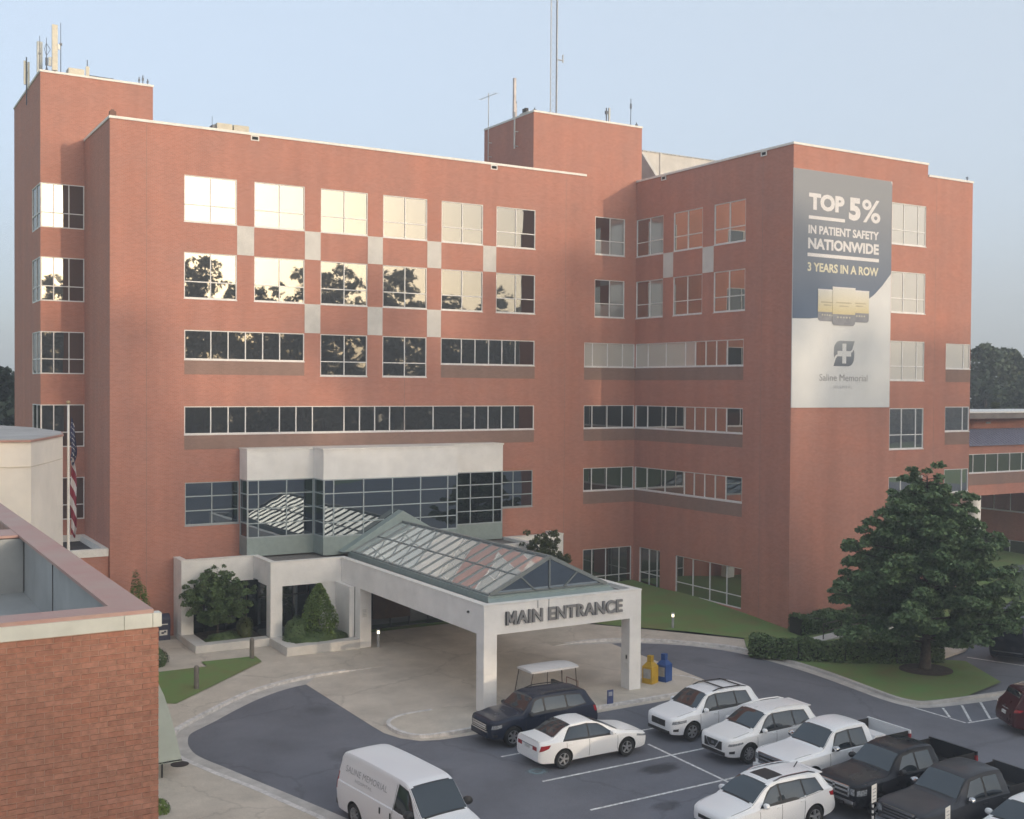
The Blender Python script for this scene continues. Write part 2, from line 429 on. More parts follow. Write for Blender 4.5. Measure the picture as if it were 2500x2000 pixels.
# island that carries the two front canopy columns
IS = smooth_path([(11.0, -18.66), (9.64, -18.62), (8.32, -18.68), (7.46, -19.05), (7.10, -19.55), (7.05, -20.05), (7.11, -20.68), (7.43, -21.36), (8.05, -21.70), (9.2, -21.76), (10.4, -21.74), (15.88, -21.73), (22.3, -21.7), (22.95, -21.45), (23.27, -20.70), (23.22, -19.85), (22.67, -19.18), (21.8, -18.9), (21.02, -18.78), (18, -18.72), (13.5, -18.68)], 3)
sheet('island', IS + [(11.0, -18.66)][:0], 0.13, M_walk, skirt=0.2)
ribbon('kerb', IS[3:42], -0.03, 0.15, -0.05, 0.14, M_kerb)
ribbon('kerb', IS[41:56], -0.02, 0.12, -0.05, 0.14, M_kerb)
# lawns
sheet('lawn', [(-9.3, -7.0), (0.53, -7.34), (3.07, -7.4), (3.05, -6.42), (5.77, -6.57), (5.73, -7.72), (0.15, -12.83), (-0.18, -12.61), (-9.3, -12.4)], 0.145, M_grass)
RL = [p for p in offset(KR[28:], 0.17)]
def bank(x, y):   # the lawn rises towards the wing
    return 0.14 + 0.42 * max(0.0, min(1.0, (y + 16.5) / 8.0)) * max(0.0, min(1.0, (x - 26) / 6))
LR = [(24.3, -5.6), (26.5, -9.62), (27.28, -10.57), (28.39, -11.94), (29.66, -13.54), (30.92, -15.17), (29.75, -16.6)] + RL[2:31] + [(36.2, -27.6), (38.1, -24.1), (37.0, -23.2), (38.6, -21.8), (60, -13), (60, -4), (34.6, -4), (34.6, -0.02), (24.0, -0.02)]
mbl = MB()
bm = bmesh.new()
vs = [bm.verts.new((x, y, 0)) for x, y in LR]
bmesh.ops.triangulate(bm, faces=[bm.faces.new(vs)])
for _ in range(3): bmesh.ops.subdivide_edges(bm, edges=[e for e in bm.edges if e.calc_length() > 1.6], cuts=1, use_grid_fill=False); bmesh.ops.triangulate(bm, faces=bm.faces)
for v in bm.verts:
    v.co.z = gz(v.co.y) + bank(v.co.x, v.co.y) + 0.02 * math.sin(v.co.x * 1.3) * math.cos(v.co.y * 1.1) * (1 if v.co.y > -16 else 0.4)
for f in bm.faces:
    f.normal_update()
    if f.normal.z < 0: f.normal_flip()
me = bpy.data.meshes.new('lawn'); bm.to_mesh(me); bm.free(); me.materials.append(M_grass)
tag(link('lawn', me), kind='structure')
sheet('sidewalk', [(37.1, -23.25), (40.1, -22.6), (41.4, -21.9), (43.0, -18.0), (41.8, -17.6), (40.2, -21.0), (38.5, -21.8)], 0.16, M_walk, skirt=0.1)
# painted lines
def stripe(x0, y0, x1, y1, wd=0.11):
    d = Vector((x1 - x0, y1 - y0)).normalized() * wd / 2
    sheet('parking_line', [(x0 - d.y, y0 + d.x), (x1 - d.y, y1 + d.x), (x1 + d.y, y1 - d.x), (x0 + d.y, y0 - d.x)], 0.006, M_line)
for y in (-24.95, -27.92, -30.96, -33.95, -36.95, -39.95, -42.95):
    stripe(9.45, y, 15.36, y); stripe(15.50, y, 20.6 if y > -40 else 21, y)
stripe(15.43, -26.45, 15.43, -46)
for a in ((29.18, -27.75, 29.36, -29.85), (29.36, -29.97, 29.42, -30.74), (29.5, -30.78, 33.5, -31.15), (30.38, -28.8, 29.45, -29.90), (31.5, -28.95, 29.80, -30.70), (32.69, -29.05, 30.92, -30.84), (33.8, -29.15, 32.1, -30.95)):
    stripe(*a)
stripe(39.3, -23.3, 42.2, -29.6)
mb = MB(); mb.tube((-1.68, -20.36, gz(-20.36) + 0.131), (-1.68, -20.36, gz(-20.36) + 0.142), 0.33, n=24)
tag(mb.build('manhole_cover', M_black), 'dark round manhole cover in the pale walk beside the awning', 'manhole')

def stain(name, x, y, rx, ry, col, al, ring_=0.0):
    m = bpy.data.materials.new(name); m.use_nodes = True; t = m.node_tree; t.nodes.clear()
    out = N(t, 'ShaderNodeOutputMaterial'); tr = N(t, 'ShaderNodeBsdfTransparent'); d = N(t, 'ShaderNodeBsdfDiffuse', i_Color=rgba(col)); mx = N(t, 'ShaderNodeMixShader')
    tc = N(t, 'ShaderNodeTexCoord'); no = N(t, 'ShaderNodeTexNoise', i_Scale=2.2, i_Detail=4.0); t.links.new(tc.outputs['Object'], no.inputs['Vector'])
    ad = N(t, 'ShaderNodeVectorMath', operation='MULTIPLY_ADD'); ad.inputs[1].default_value = (.7, .7, 0); t.links.new(no.outputs['Color'], ad.inputs[0]); t.links.new(tc.outputs['Object'], ad.inputs[2])
    su = N(t, 'ShaderNodeVectorMath', operation='SUBTRACT'); su.inputs[1].default_value = (.35, .35, 0); t.links.new(ad.outputs[0], su.inputs[0])
    ln = N(t, 'ShaderNodeVectorMath', operation='LENGTH'); t.links.new(su.outputs[0], ln.inputs[0])
    cr = N(t, 'ShaderNodeValToRGB'); e = cr.color_ramp.elements
    e[0].position = 0.0; e[0].color = (al * (1 - ring_),) * 3 + (1,); e[1].position = .85; e[1].color = (0, 0, 0, 1)
    k = e.new(.45); k.color = (al,) * 3 + (1,)
    t.links.new(ln.outputs['Value'], cr.inputs[0]); t.links.new(cr.outputs[0], mx.inputs[0]); t.links.new(tr.outputs[0], mx.inputs[1]); t.links.new(d.outputs[0], mx.inputs[2]); t.links.new(mx.outputs[0], out.inputs[0])
    mb = MB(); mb.poly([(-1, -1, -SL * ry), (1, -1, -SL * ry), (1, 1, SL * ry), (-1, 1, SL * ry)])
    o = mb.build(name, m, fix=False); o.location = (x, y, gz(y) + .009); o.scale = (rx, ry, 1)
    tag(o, kind='structure')
stain('oil_stain', 14.1, -28.9, 1.25, .62, (.06, .058, .06), .42)
stain('oil_stain', 12.0, -31.9, .9, .5, (.07, .07, .07), .25)
stain('oil_stain', 6.0, -25.5, 1.6, .7, (.08, .08, .085), .3)
stain('paint_mark', 9.85, -26.95, .62, .5, (.26, .34, .38), .7, .75)
# ------------------------------------------------------------------ hospital
hosp = thing('hospital_building', 'six storey red brick hospital with ribbon windows and a projecting wing', 'building', (0, 0, 0))
H, H3 = 27.92, 27.21

def wall(name, O, U, Nn, u0, u1, z0, z1, holes, m, depth=0.11, top=None, parent=hosp):
    """brick face with real openings; O origin, U direction along it, Nn outward normal"""
    O = Vector(O); U = Vector(U); Nn = Vector(Nn)
    us = sorted({u0, u1} | {h[i] for h in holes for i in (0, 1)})
    zs = sorted({z0, z1} | {h[i] for h in holes for i in (2, 3)})
    mb = MB()
    P = lambda u, z, d=0.0: tuple(O + U * u - Nn * d + Vector((0, 0, z)))
    for a, b in zip(us[:-1], us[1:]):
        # merge cells vertically
        run = None
        for c, d in zip(zs[:-1], zs[1:]):
            um, zm = (a + b) / 2, (c + d) / 2
            solid = u0 <= um <= u1 and not any(h[0] < um < h[1] and h[2] < zm < h[3] for h in holes)
            if solid: run = [run[0], d] if run else [c, d]
            if (not solid or d == zs[-1]) and run:
                mb.poly([P(a, run[0]), P(b, run[0]), P(b, run[1]), P(a, run[1])]); run = None
            if not solid: run = None
    for h in holes:
        a, b, c, d = h[:4]
        for q in (((a, c), (a, d)), ((b, d), (b, c)), ((a, d), (b, d)), ((b, c), (a, c))):
            (ua, za), (ub, zb) = q
            mb.poly([P(ua, za), P(ub, zb), P(ub, zb, depth), P(ua, za, depth)])
    return mb.build(name, m, parent, fix=False)

def window(O, U, Nn, x0, x1, z0, z1, vs, hs, parent=hosp, depth=0.07, fw=0.055, fm=None, gm=None, sill=True, alt=None):
    """frame with mullions (part) and each pane (sub-part), set into an opening"""
    O = Vector(O); U = Vector(U); Nn = Vector(Nn)
    fm = fm or M_frame; gm = gm or M_glass
    mb = MB()
    def slab(a, b, c, d, d0, d1):
        k = len(mb.v)
        for dd in (d0, d1):
            for (u, z) in ((a, c), (b, c), (b, d), (a, d)):
                mb.v.append(tuple(O + U * u - Nn * dd + Vector((0, 0, z))))
        for q in ((0, 1, 2, 3), (7, 6, 5, 4), (0, 4, 5, 1), (1, 5, 6, 2), (2, 6, 7, 3), (3, 7, 4, 0)):
            mb.f.append(tuple(k + i for i in q)); mb.m.append(0)
    e = 0.002
    d0, d1 = depth - 0.045, depth + 0.03
    xs = [x0] + list(vs) + [x1]; zs = [z0] + list(hs) + [z1]
    slab(x0 + e, x0 + fw, z0 + e, z1 - e, d0, d1); slab(x1 - fw, x1 - e, z0 + e, z1 - e, d0, d1)
    slab(x0 + fw, x1 - fw, z0 + e, z0 + fw * 1.25, d0, d1); slab(x0 + fw, x1 - fw, z1 - fw, z1 - e, d0, d1)
    for v in vs: slab(v - fw / 2, v + fw / 2, z0 + fw * 1.25, z1 - fw, d0 + 0.004, d1)
    for h in hs:
        for a, b in zip(xs[:-1], xs[1:]):
            slab(a + fw / 2, b - fw / 2, h - fw / 2, h + fw / 2, d0 + 0.008, d1)
    if sill: slab(x0 - 0.02, x1 + 0.02, z0 - 0.05, z0 - 0.002, -0.03, depth + 0.02)
    fr = mb.build('window', fm, parent)
    for i in range(len(xs) - 1):
        for j in range(len(zs) - 1):
            a, b, c, d = xs[i] + fw * .4, xs[i + 1] - fw * .4, zs[j] + fw * .4, zs[j + 1] - fw * .4
            pm = MB(); tu, tz = rnd.gauss(0, 0.0016), rnd.gauss(0, 0.0016)
            k = depth
            q = []
            for dd in (0, 0.012):
                for (u, z) in ((a, c), (b, c), (b, d), (a, d)):
                    t = (u - (a + b) / 2) * tu + (z - (c + d) / 2) * tz
                    q.append(tuple(O + U * u - Nn * (k + dd + t) + Vector((0, 0, z))))
            pm.v = q
            for f in ((0, 1, 2, 3), (7, 6, 5, 4), (0, 4, 5, 1), (1, 5, 6, 2), (2, 6, 7, 3), (3, 7, 4, 0)):
                pm.f.append(f); pm.m.append(0)
            pm.build('pane', (alt(i, j) if alt else None) or gm, fr)
    return fr

def slabp(name, O, U, Nn, a, b, c, d, m, out=0.004, back=0.02, parent=hosp):
    O = Vector(O); U = Vector(U); Nn = Vector(Nn); mb = MB()
    for dd in (out, -back):
        for (u, z) in ((a, c), (b, c), (b, d), (a, d)):
            mb.v.append(tuple(O + U * u + Nn * dd + Vector((0, 0, z))))
    for q in ((0, 1, 2, 3), (7, 6, 5, 4), (0, 4, 5, 1), (1, 5, 6, 2), (2, 6, 7, 3), (3, 7, 4, 0)):
        mb.f.append(q); mb.m.append(0)
    return mb.build(name, m, parent)

X, Yd, Zu = (1, 0, 0), (0, 1, 0), (0, 0, 1)
NF, NL = (0, -1, 0), (-1, 0, 0)
XC, YW = 34.67, -14.78
R1 = (22.82, 25.35); R2 = (18.63, 21.15); R3 = (15.28, 16.9); R3T = (14.46, 16.9); R4 = (11.16, 12.71); R5 = (6.96, 8.51); R5B = (6.15, 8.52)
bays = [(3.90, 6.84), (7.83, 10.82), (11.80, 14.76), (15.75, 18.71), (19.69, 22.64), (23.61, 26.54)]
FW = []   # facade windows: x0,x1,z0,z1,vs,hs
for i, (a, b) in enumerate(bays):
    FW.append((a, b, *R1, [(a + b) / 2], [R1[0] + 0.94]))
    FW.append((a, b, *R2, [(a + b) / 2], [R2[0] + 0.92]))
FW.append((31.25, 33.73, *R1, [32.5], [R1[0] + 0.94])); FW.append((31.25, 33.73, *R2, [32.5], [R2[0] + 0.92]))
FW.append((3.92, 10.82, *R3, [5.39, 6.36, 7.35, 8.35, 9.35], []))
FW.append((19.69, 26.54, *R3, [21.15, 22.13, 23.12, 24.09, 25.08], []))
FW.append((11.80, 14.76, *R3T, [13.3], [15.3])); FW.append((15.75, 18.71, *R3T, [17.23], [15.3]))
FW.append((3.92, 26.53, *R4, [5.39, 6.37, 7.36, 9.35, 10.34, 11.34, 13.31, 14.3, 15.28, 16.26, 17.25, 19.2, 21.16, 22.14, 23.11, 24.09, 25.06], []))
for R in (R3, R4, R5): FW.append((30.44, 34.64, *R, [31.14, 32.38, 33.64], []))
FW.append((30.46, 34.5, 0.42, 3.05, [31.23, 32.37, 33.49], [1.16]))
FW.append((3.96, 6.98, *R5B, [5.46], [6.95, 7.74])); FW.append((23.43, 26.46, *R5B, [24.99], [6.97, 7.77]))
wall('wall', (0, 0, 0), X, NF, 0, XC, -0.6, H, FW, M_brick)
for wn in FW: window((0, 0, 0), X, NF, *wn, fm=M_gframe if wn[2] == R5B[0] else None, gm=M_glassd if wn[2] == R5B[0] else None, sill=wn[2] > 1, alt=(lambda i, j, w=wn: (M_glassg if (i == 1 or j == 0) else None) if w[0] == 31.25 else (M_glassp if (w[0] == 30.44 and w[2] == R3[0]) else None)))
for a, b, c, d in ((3.92, 10.82, 14.46, 15.22), (19.69, 26.54, 14.44, 15.22), (3.92, 26.53, 10.33, 11.10), (30.44, 34.66, 14.41, 15.22), (30.44, 34.66, 10.32, 11.10), (30.44, 34.66, 6.10, 6.90)):
    slabp('spandrel_panel', (0, 0, 0), X, NF, a, b, c, d, M_span)
for i in range(5):
    a, b = bays[i][1] + 0.01, bays[i + 1][0] - 0.01
    slabp('concrete_panel', (0, 0, 0), X, NF, a, b, 21.17, 22.80, M_conc, out=0.012)
    if i in (1, 2, 3): slabp('concrete_panel', (0, 0, 0), X, NF, a, b, 16.93, 18.61, M_conc, out=0.012)
# wing, side towards the entrance (u runs towards the camera)
UL = (0, -1, 0)
WL = [(0.04, 2.97, *R1, [1.53], [R1[0] + .94]), (4.03, 6.92, *R1, [5.45], [R1[0] + .94]), (8.0, 10.86, *R1, [9.41], [R1[0] + .94])]
WL += [(a, b, *R2, v, [R2[0] + .92]) for a, b, _, _, v, _ in WL]
for R in (R3, R4, R5): WL.append((0.05, 10.78, *R, [1.39, 3.32, 5.3, 6.28, 7.29, 8.29, 9.28], []))
WL.append((0.60, 2.92, 0.45, 3.05, [1.65, 2.5], [1.33])); WL.append((4.48, 10.80, 0.48, 2.98, [6.19, 7.82, 9.4], [1.24]))
wall('wall', (XC, 0, 0), UL, NL, 0, -YW, -0.8, H, WL, M_brick, depth=0.16)
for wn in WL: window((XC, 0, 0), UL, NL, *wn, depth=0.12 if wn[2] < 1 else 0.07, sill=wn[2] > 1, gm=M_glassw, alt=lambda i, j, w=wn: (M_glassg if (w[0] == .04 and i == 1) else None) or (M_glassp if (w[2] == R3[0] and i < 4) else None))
for c, d in ((14.41, 15.22), (10.32, 11.10), (6.10, 6.90)): slabp('spandrel_panel', (XC, 0, 0), UL, NL, 0.02, 10.78, c, d, M_span)
for a, b in ((2.99, 4.01), (6.94, 7.98)): slabp('concrete_panel', (XC, 0, 0), UL, NL, a, b, 21.17, 22.80, M_conc, out=0.012)
# wing, front
WF = []
for R in (R1, R2, R3T, (10.22, 12.75), (6.02, 8.53)): WF.append((42.95, 46.08, R[0], R[1], [44.08, 45.38], [R[0] + .88]))
for R in ((15.25, 16.85), (11.25, 12.83), (7.33, 8.84)): WF.append((48.10, 50.48, *R, [49.86], []))
wall('wall', (0, YW, 0), X, NF, XC, 46.18, -0.8, H, [h for h in WF if h[0] < 46], M_brick)
wall('wall', (0, YW, 0), X, NF, 46.18, 50.51, -0.8, H3, [h for h in WF if h[0] > 46], M_brick)
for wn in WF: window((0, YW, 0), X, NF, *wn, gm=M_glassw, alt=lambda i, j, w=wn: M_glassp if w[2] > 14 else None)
for c, d in ((14.4, 15.19), (10.4, 11.19), (6.5, 7.27)): slabp('spandrel_panel', (0, YW, 0), X, NF, 48.10, 50.49, c, d, M_span)
# tower at the far left
TX, TD = -2.38, 6.9
TW = []
for R in (R1, R2, R3T, (10.25, 12.71), (6.05, 8.5)): TW.append((TX + 0.01, -0.01, R[0], R[1], [-1.68, -0.85], [R[0] + .86]))
wall('wall', (0, TD, 0), X, NF, TX, 3.89, 0, 31.6, TW, M_brick, depth=.015)
for wn in TW: window((0, TD, 0), X, NF, *wn, sill=False, depth=.03)
TLw = [(TD + 0.01, 9.82, wn[2], wn[3], [8.3], [wn[5][0]]) for wn in TW]
wall('wall', (TX, 0, 0), Yd, NL, TD, 17.4, 0, 31.6, TLw, M_brick, depth=.015)
for wn in TLw: window((TX, 0, 0), Yd, NL, *wn, sill=False, depth=.03)
wall('wall', (0, 0, 0), Yd, NL, 0, TD, -0.6, H, [], M_brick)
# hidden sides, roofs
mb = MB()
mb.poly([(3.89, TD, H - 1), (3.89, 17.4, H - 1), (3.89, 17.4, 31.6), (3.89, TD, 31.6)])
mb.poly([(TX, 17.4, 0), (3.89, 17.4, 0), (3.89, 17.4, 31.6), (TX, 17.4, 31.6)])
mb.poly([(50.51, YW, -1), (50.51, 24, -1), (50.51, 24, H3), (50.51, YW, H3)])
mb.poly([(46.18, YW, H3 - 1), (46.18, 5, H3 - 1), (46.18, 5, H), (46.18, YW, H)])
mb.poly([(3.89, 24, 0), (50.51, 24, 0), (50.51, 24, H3), (3.89, 24, H3)])
mb.build('wall', M_brick, hosp, fix=False)
mb = MB()
mb.box(0.3, XC + 0.2, 0.3, 23.9, H - 0.8, H - 0.7); mb.box(XC + 0.3, 46.0, YW + 0.3, 23.8, H - 0.81, H - 0.71); mb.box(46.0, 50.3, YW + 0.3, 23.7, H3 - 0.8, H3 - 0.7)
mb.box(TX + 0.3, 3.6, TD + 0.3, 17.1, 30.9, 31.0)
mb.build('roof', M_roof, hosp)
# copings
mb = MB()
mb.box(-0.05, 30.5, -0.06, 0.34, H, H + 0.14)
mb.box(-0.05, 0.35, 0.34, TD - 0.01, H, H + 0.14)
mb.box(XC - 0.06, XC + 0.34, YW - 0.05, -0.02, H, H + 0.13)
mb.box(XC + 0.34, 46.22, YW - 0.05, YW + 0.35, H, H + 0.13)
mb.box(46.24, 50.56, YW - 0.05, YW + 0.35, H3, H3 + 0.13)
mb.box(TX - 0.05, 3.93, TD - 0.05, TD + 0.35, 31.6, 31.72); mb.box(TX - 0.05, TX + 0.35, TD + 0.35, 17.4, 31.6, 31.72); mb.box(3.55, 3.93, TD + 0.35, 17.4, 31.6, 31.72)
mb.build('coping', M_cop, hosp)
# roof penthouse, flush with the facade
wall('penthouse', (0, -0.004, 0), X, NF, 26.34, 35.09, H - 0.3, 31.66, [], M_brick)
wall('penthouse', (26.34, 0, 0), Yd, NL, 0, 6.43, H - 0.8, 31.66, [], M_brick)
wall('penthouse', (35.09, 0, 0), Yd, (1, 0, 0), 0, 6.43, H - 0.8, 31.66, [], M_brick)
mb = MB(); mb.box(26.34, 35.09, 6.43, 6.45, H - 0.8, 31.66); mb.box(26.4, 35.0, 0.1, 6.4, 31.2, 31.3); mb.build('penthouse', M_brick, hosp)
mb = MB(); mb.box(26.30, 35.13, -0.05, 0.3, 31.66, 31.78); mb.box(26.30, 26.64, 0.3, 6.46, 31.66, 31.78); mb.box(34.79, 35.13, 0.3, 6.46, 31.66, 31.78)
mb.build('coping', M_cop, hosp)
# concrete plant screen behind the wing parapet
mb = MB(); mb.box(37.4, 44.6, 3.0, 3.35, H - 0.8, 30.9); mb.prism([(37.35, 0.9), (37.6, 0.9), (37.6, 3.0), (37.35, 3.0)], H - 0.8, lambda x, y: 28.4 + (y - 0.9) * 1.15)
mb.tube((37.25, 0.7, H - 0.5), (37.25, 0.7, 30.3), 0.09); mb.build('plant_screen', M_conc, hosp)
mb = MB()
for i in range(19): mb.box(37.45 + i * 0.375, 37.75 + i * 0.375, 2.94, 3.4, 30.9, 30.98)
mb.build('coping', M_metal, hosp)
# scuppers
for O, U, Nn, u in (((0, 0, 0), X, NF, 7.85), ((0, 0, 0), X, NF, 23.39), ((XC, 0, 0), UL, NL, 2.98), ((XC, 0, 0), UL, NL, 12.38)):
    s_ = MB(); Ov = Vector(O); Uv = Vector(U); Nv = Vector(Nn)
    def bx(a, b, c, d, o0, o1):
        p = [Ov + Uv * a + Nv * o0, Ov + Uv * b + Nv * o1]
        s_.box(min(p[0].x, p[1].x), max(p[0].x, p[1].x), min(p[0].y, p[1].y), max(p[0].y, p[1].y), c, d)
    bx(u - .24, u + .24, 27.86, 27.91, .001, .06); bx(u - .24, u + .24, 27.63, 27.68, .001, .06); bx(u - .24, u - .18, 27.68, 27.86, .001, .06); bx(u + .18, u + .24, 27.68, 27.86, .001, .06)
    s_.mi = 1; bx(u - .18, u + .18, 27.68, 27.86, .001, .012)
    s_.build('scupper', [M_cop, M_dark], hosp)

for xj, za_, zb_ in ((17.22, 8.7, 14.4), (7.33, -.5, 6.0), (28.9, -.5, 27.9), (1.9, -.5, 27.9)):
    slabp('expansion_joint', (0, 0, 0), X, NF, xj - .012, xj + .012, za_, zb_, mat('joint_sealant', (.30, .20, .17), .9), out=.002)
for uj in (12.3,): slabp('expansion_joint', (XC, 0, 0), UL, NL, uj - .012, uj + .012, -.6, 27.9, mat('joint_sealant', (.30, .20, .17), .9), out=.002)
slabp('expansion_joint', (0, YW, 0), X, NF, 47.0, 47.025, -.6, 27.2, mat('joint_sealant', (.30, .20, .17), .9), out=.002)

# ---- glazed bay over the entrance
bay = MB()
plan = [(7.02, 0), (7.02, -1.34), (10.90, -1.34), (10.90, -2.83), (19.41, -2.83), (19.41, -1.34), (23.40, -1.34), (23.40, 0)]
def band(mb, pl, z0, z1, t=0.0):
    for (x0, y0), (x1, y1) in zip(pl[:-1], pl[1:]):
        mb.poly([(x0, y0, z0), (x1, y1, z0), (x1, y1, z1), (x0, y0, z1)])
band(bay, plan, 8.64, 10.28)
bay.poly([(x, y, 8.64) for x, y in plan])
bayo = bay.build('glazed_bay', M_white, hosp, fix=False)
mb = MB(); mb.prism([(6.97, -0.002), (6.97, -1.39), (10.85, -1.39), (10.85, -2.88), (19.46, -2.88), (19.46, -1.39), (23.45, -1.39), (23.45, -0.002)], 10.28, 10.38); mb.build('coping', M_cop, bayo)
mb = MB(); band(mb, plan, 4.4, 5.40); mb.build('base_panel', M_green, bayo, fix=False)
zrow = [5.40, 6.22, 7.03, 7.84, 8.64]
def curtain(p0, p1, vs):
    p0 = Vector((*p0, 0)); p1 = Vector((*p1, 0)); U = (p1 - p0).normalized(); L = (p1 - p0).length
    Nn = Vector((U.y, -U.x, 0))
    window(p0, U, Nn, 0, L, 5.40, 8.64, vs, zrow[1:-1], parent=bayo, depth=0.05, fw=0.06, fm=M_gframe, gm=M_glassd, sill=False)
curtain(plan[0], plan[1], []); curtain(plan[1], plan[2], [0.65, 2.28]); curtain(plan[2], plan[3], []); curtain(plan[3], plan[4], [0.62, 2.44, 4.24, 6.05, 7.85]); curtain(plan[4], plan[5], []); curtain(plan[5], plan[6], [0.70, 1.70, 3.33]); curtain(plan[6], plan[7], [])
for o in list(bayo.children):
    if o.name.startswith('window'): o.name = 'curtain_wall'

# ---- annex roof left of the main block
ann = thing('annex', 'low brick annex with a white edged dark roof left of the hospital', 'building', (-3, 3, 0))
mb = MB(); mb.box(-9.0, -0.02, 0.2, TD - 0.02, 0, 4.75); mb.build('wall', M_brick, ann).location = (3, -3, 0)
mb = MB(); mb.box(-8.7, -0.32, 0.5, TD - 0.3, 4.75, 4.80); mb.build('roof', M_droof, ann).location = (3, -3, 0)
mb = MB(); mb.box(-9.05, -0.025, 0.15, 0.45, 4.75, 5.15); mb.box(-0.30, -0.025, 0.45, TD - 0.025, 4.75, 5.16); mb.box(-9.05, -0.30, TD - 0.3, TD - 0.025, 4.75, 5.16); mb.build('coping', M_cop, ann).location = (3, -3, 0)
# ------------------------------------------------------------------ entrance canopy
can = thing('entrance_canopy', 'off white entrance canopy with stepped wings, square columns and a glass ridge skylight', 'canopy', (15.5, -12, 0))
can_in = Matrix.Translation((-15.5, 12, 0))
def cpart(mb, name, m, parent=None, **k):
    o = mb.build(name, m, parent or can, **k)
    if parent is None: o.data.transform(can_in)
    else: o.data.transform(can_in)
    return o
ZB, ZT = 3.17, 4.5
outl = [(3.35, -0.005), (3.35, -1.62), (7.30, -1.62), (7.30, -4.45), (11.30, -4.45), (11.30, -20.30), (19.75, -20.30), (19.75, -4.45), (23.83, -4.45), (23.83, -1.62), (27.80, -1.62), (27.80, -0.005)]
def inset(pl, d):
    """outline runs with the inside on its left; ends stay on the facade line"""
    R = []
    for i, p in enumerate(pl):
        if i in (0, len(pl) - 1):
            R.append((p[0] + (d if i == 0 else -d), p[1])); continue
        a = Vector(pl[i - 1]); b = Vector(p); c = Vector(pl[i + 1])
        d0 = (b - a).normalized(); d1 = (c - b).normalized()
        n0 = Vector((-d0.y, d0.x)); n1 = Vector((-d1.y, d1.x))
        R.append(tuple(b + n0 * d + n1 * d))
    return R
def ring(mb, pl, d0, d1, z0, z1):
    A = inset(pl, d0); B = inset(pl, d1)
    for i in range(len(pl) - 1):
        a, a2, b, b2 = A[i], A[i + 1], B[i], B[i + 1]
        mb.poly([(*a, z0), (*a2, z0), (*a2, z1), (*a, z1)]); mb.poly([(*b2, z0), (*b, z0), (*b, z1), (*b2, z1)])
        mb.poly([(*a, z1), (*a2, z1), (*b2, z1), (*b, z1)]); mb.poly([(*a2, z0), (*a, z0), (*b, z0), (*b2, z0)])
mb = MB(); ring(mb, outl, 0, 0.32, ZB, ZT - 0.07); cpart(mb, 'fascia', M_white)
mb = MB(); ring(mb, outl, -0.02, 0.34, ZT - 0.07, ZT); cpart(mb, 'coping', M_cop)
rl = inset(outl, 0.31)
mb = MB(); mb.prism(rl, 4.24, 4.31); cpart(mb, 'roof', M_roof)
mb = MB(); mb.prism(inset(outl, 0.30), ZB + 0.12, ZB + 0.2); cpart(mb, 'soffit', M_white)
def column(x, y, z0, s=0.65, m=M_white):
    mb = MB(); h = (ZB - z0); n = 3 if h > 2.9 else 3
    zz = [z0] + [z0 + h * k / 4 for k in (1, 2, 3)] + [ZB - 0.003]
    for a, b in zip(zz[:-1], zz[1:]):
        mb.box(x, x + s, y, y + s, a + (0.012 if a > z0 else 0), b - 0.012)
        mb.box(x + .015, x + s - .015, y + .015, y + s - .015, b - 0.012, b + (0.012 if b < ZB - .01 else 0))
    return cpart(mb, 'column', m)
column(11.30, -20.30, gz(-20.3) + 0.13); column(19.10, -20.30, gz(-20.3) + 0.13)
column(11.30, -7.05, 0.0); column(19.10, -7.05, 0.0)
column(7.30, -4.45, 0.50); column(3.35, -1.62, 0.50); column(23.18, -4.45, 0.50); column(27.15, -1.62, 0.5)
# piers and dark glazing behind the planters and under the canopy
for bx_ in ((3.35, 3.65, -0.95, -0.02), (10.2, 11.28, -4.40, -4.0), (11.0, 11.28, -6.35, -4.42), (19.77, 20.8, -4.4, -4.0)):
    mb = MB(); mb.box(*bx_, 0, ZB); cpart(mb, 'pier', M_white)
def glazed(x0, x1, y, z0, z1, vs, hs):
    fr = window((0, y, 0), X, NF, x0, x1, z0, z1, vs, hs, parent=can, fm=M_black, gm=M_glassd, sill=False)
    fr.name = 'storefront'; fr.data.transform(can_in)
    for ch in fr.children: ch.data.transform(can_in)
glazed(3.66, 7.28, -0.5, 0.02, ZB + .1, [4.9, 6.1], [2.3])
glazed(7.30, 10.2, -2.4, 0.02, ZB + .1, [8.3, 9.3], [2.3])
glazed(11.3, 19.7, -3.2, 0.02, ZB + .1, [12.5, 13.7, 14.9, 16.1, 17.3, 18.5], [2.35])
for bx_ in ((7.29, 7.33, -2.4, -0.5), (10.2, 10.24, -4, -2.4)):
    mb = MB(); mb.box(*bx_, 0, ZB + .1); cpart(mb, 'storefront', M_glassd)
# timber coloured lobby panels seen dimly behind the doors
mb = MB(); mb.box(13.72, 16.08, -3.30, -3.27, 0.6, 2.2); cpart(mb, 'door_panel', mat('lobby_wood', (0.10, 0.055, 0.03), 0.5))
# weep holes / scuppers
mb = MB(); mb.tube((11.30, -18.95, 4.0), (11.22, -18.95, 4.0), 0.05); cpart(mb, 'scupper', M_black)
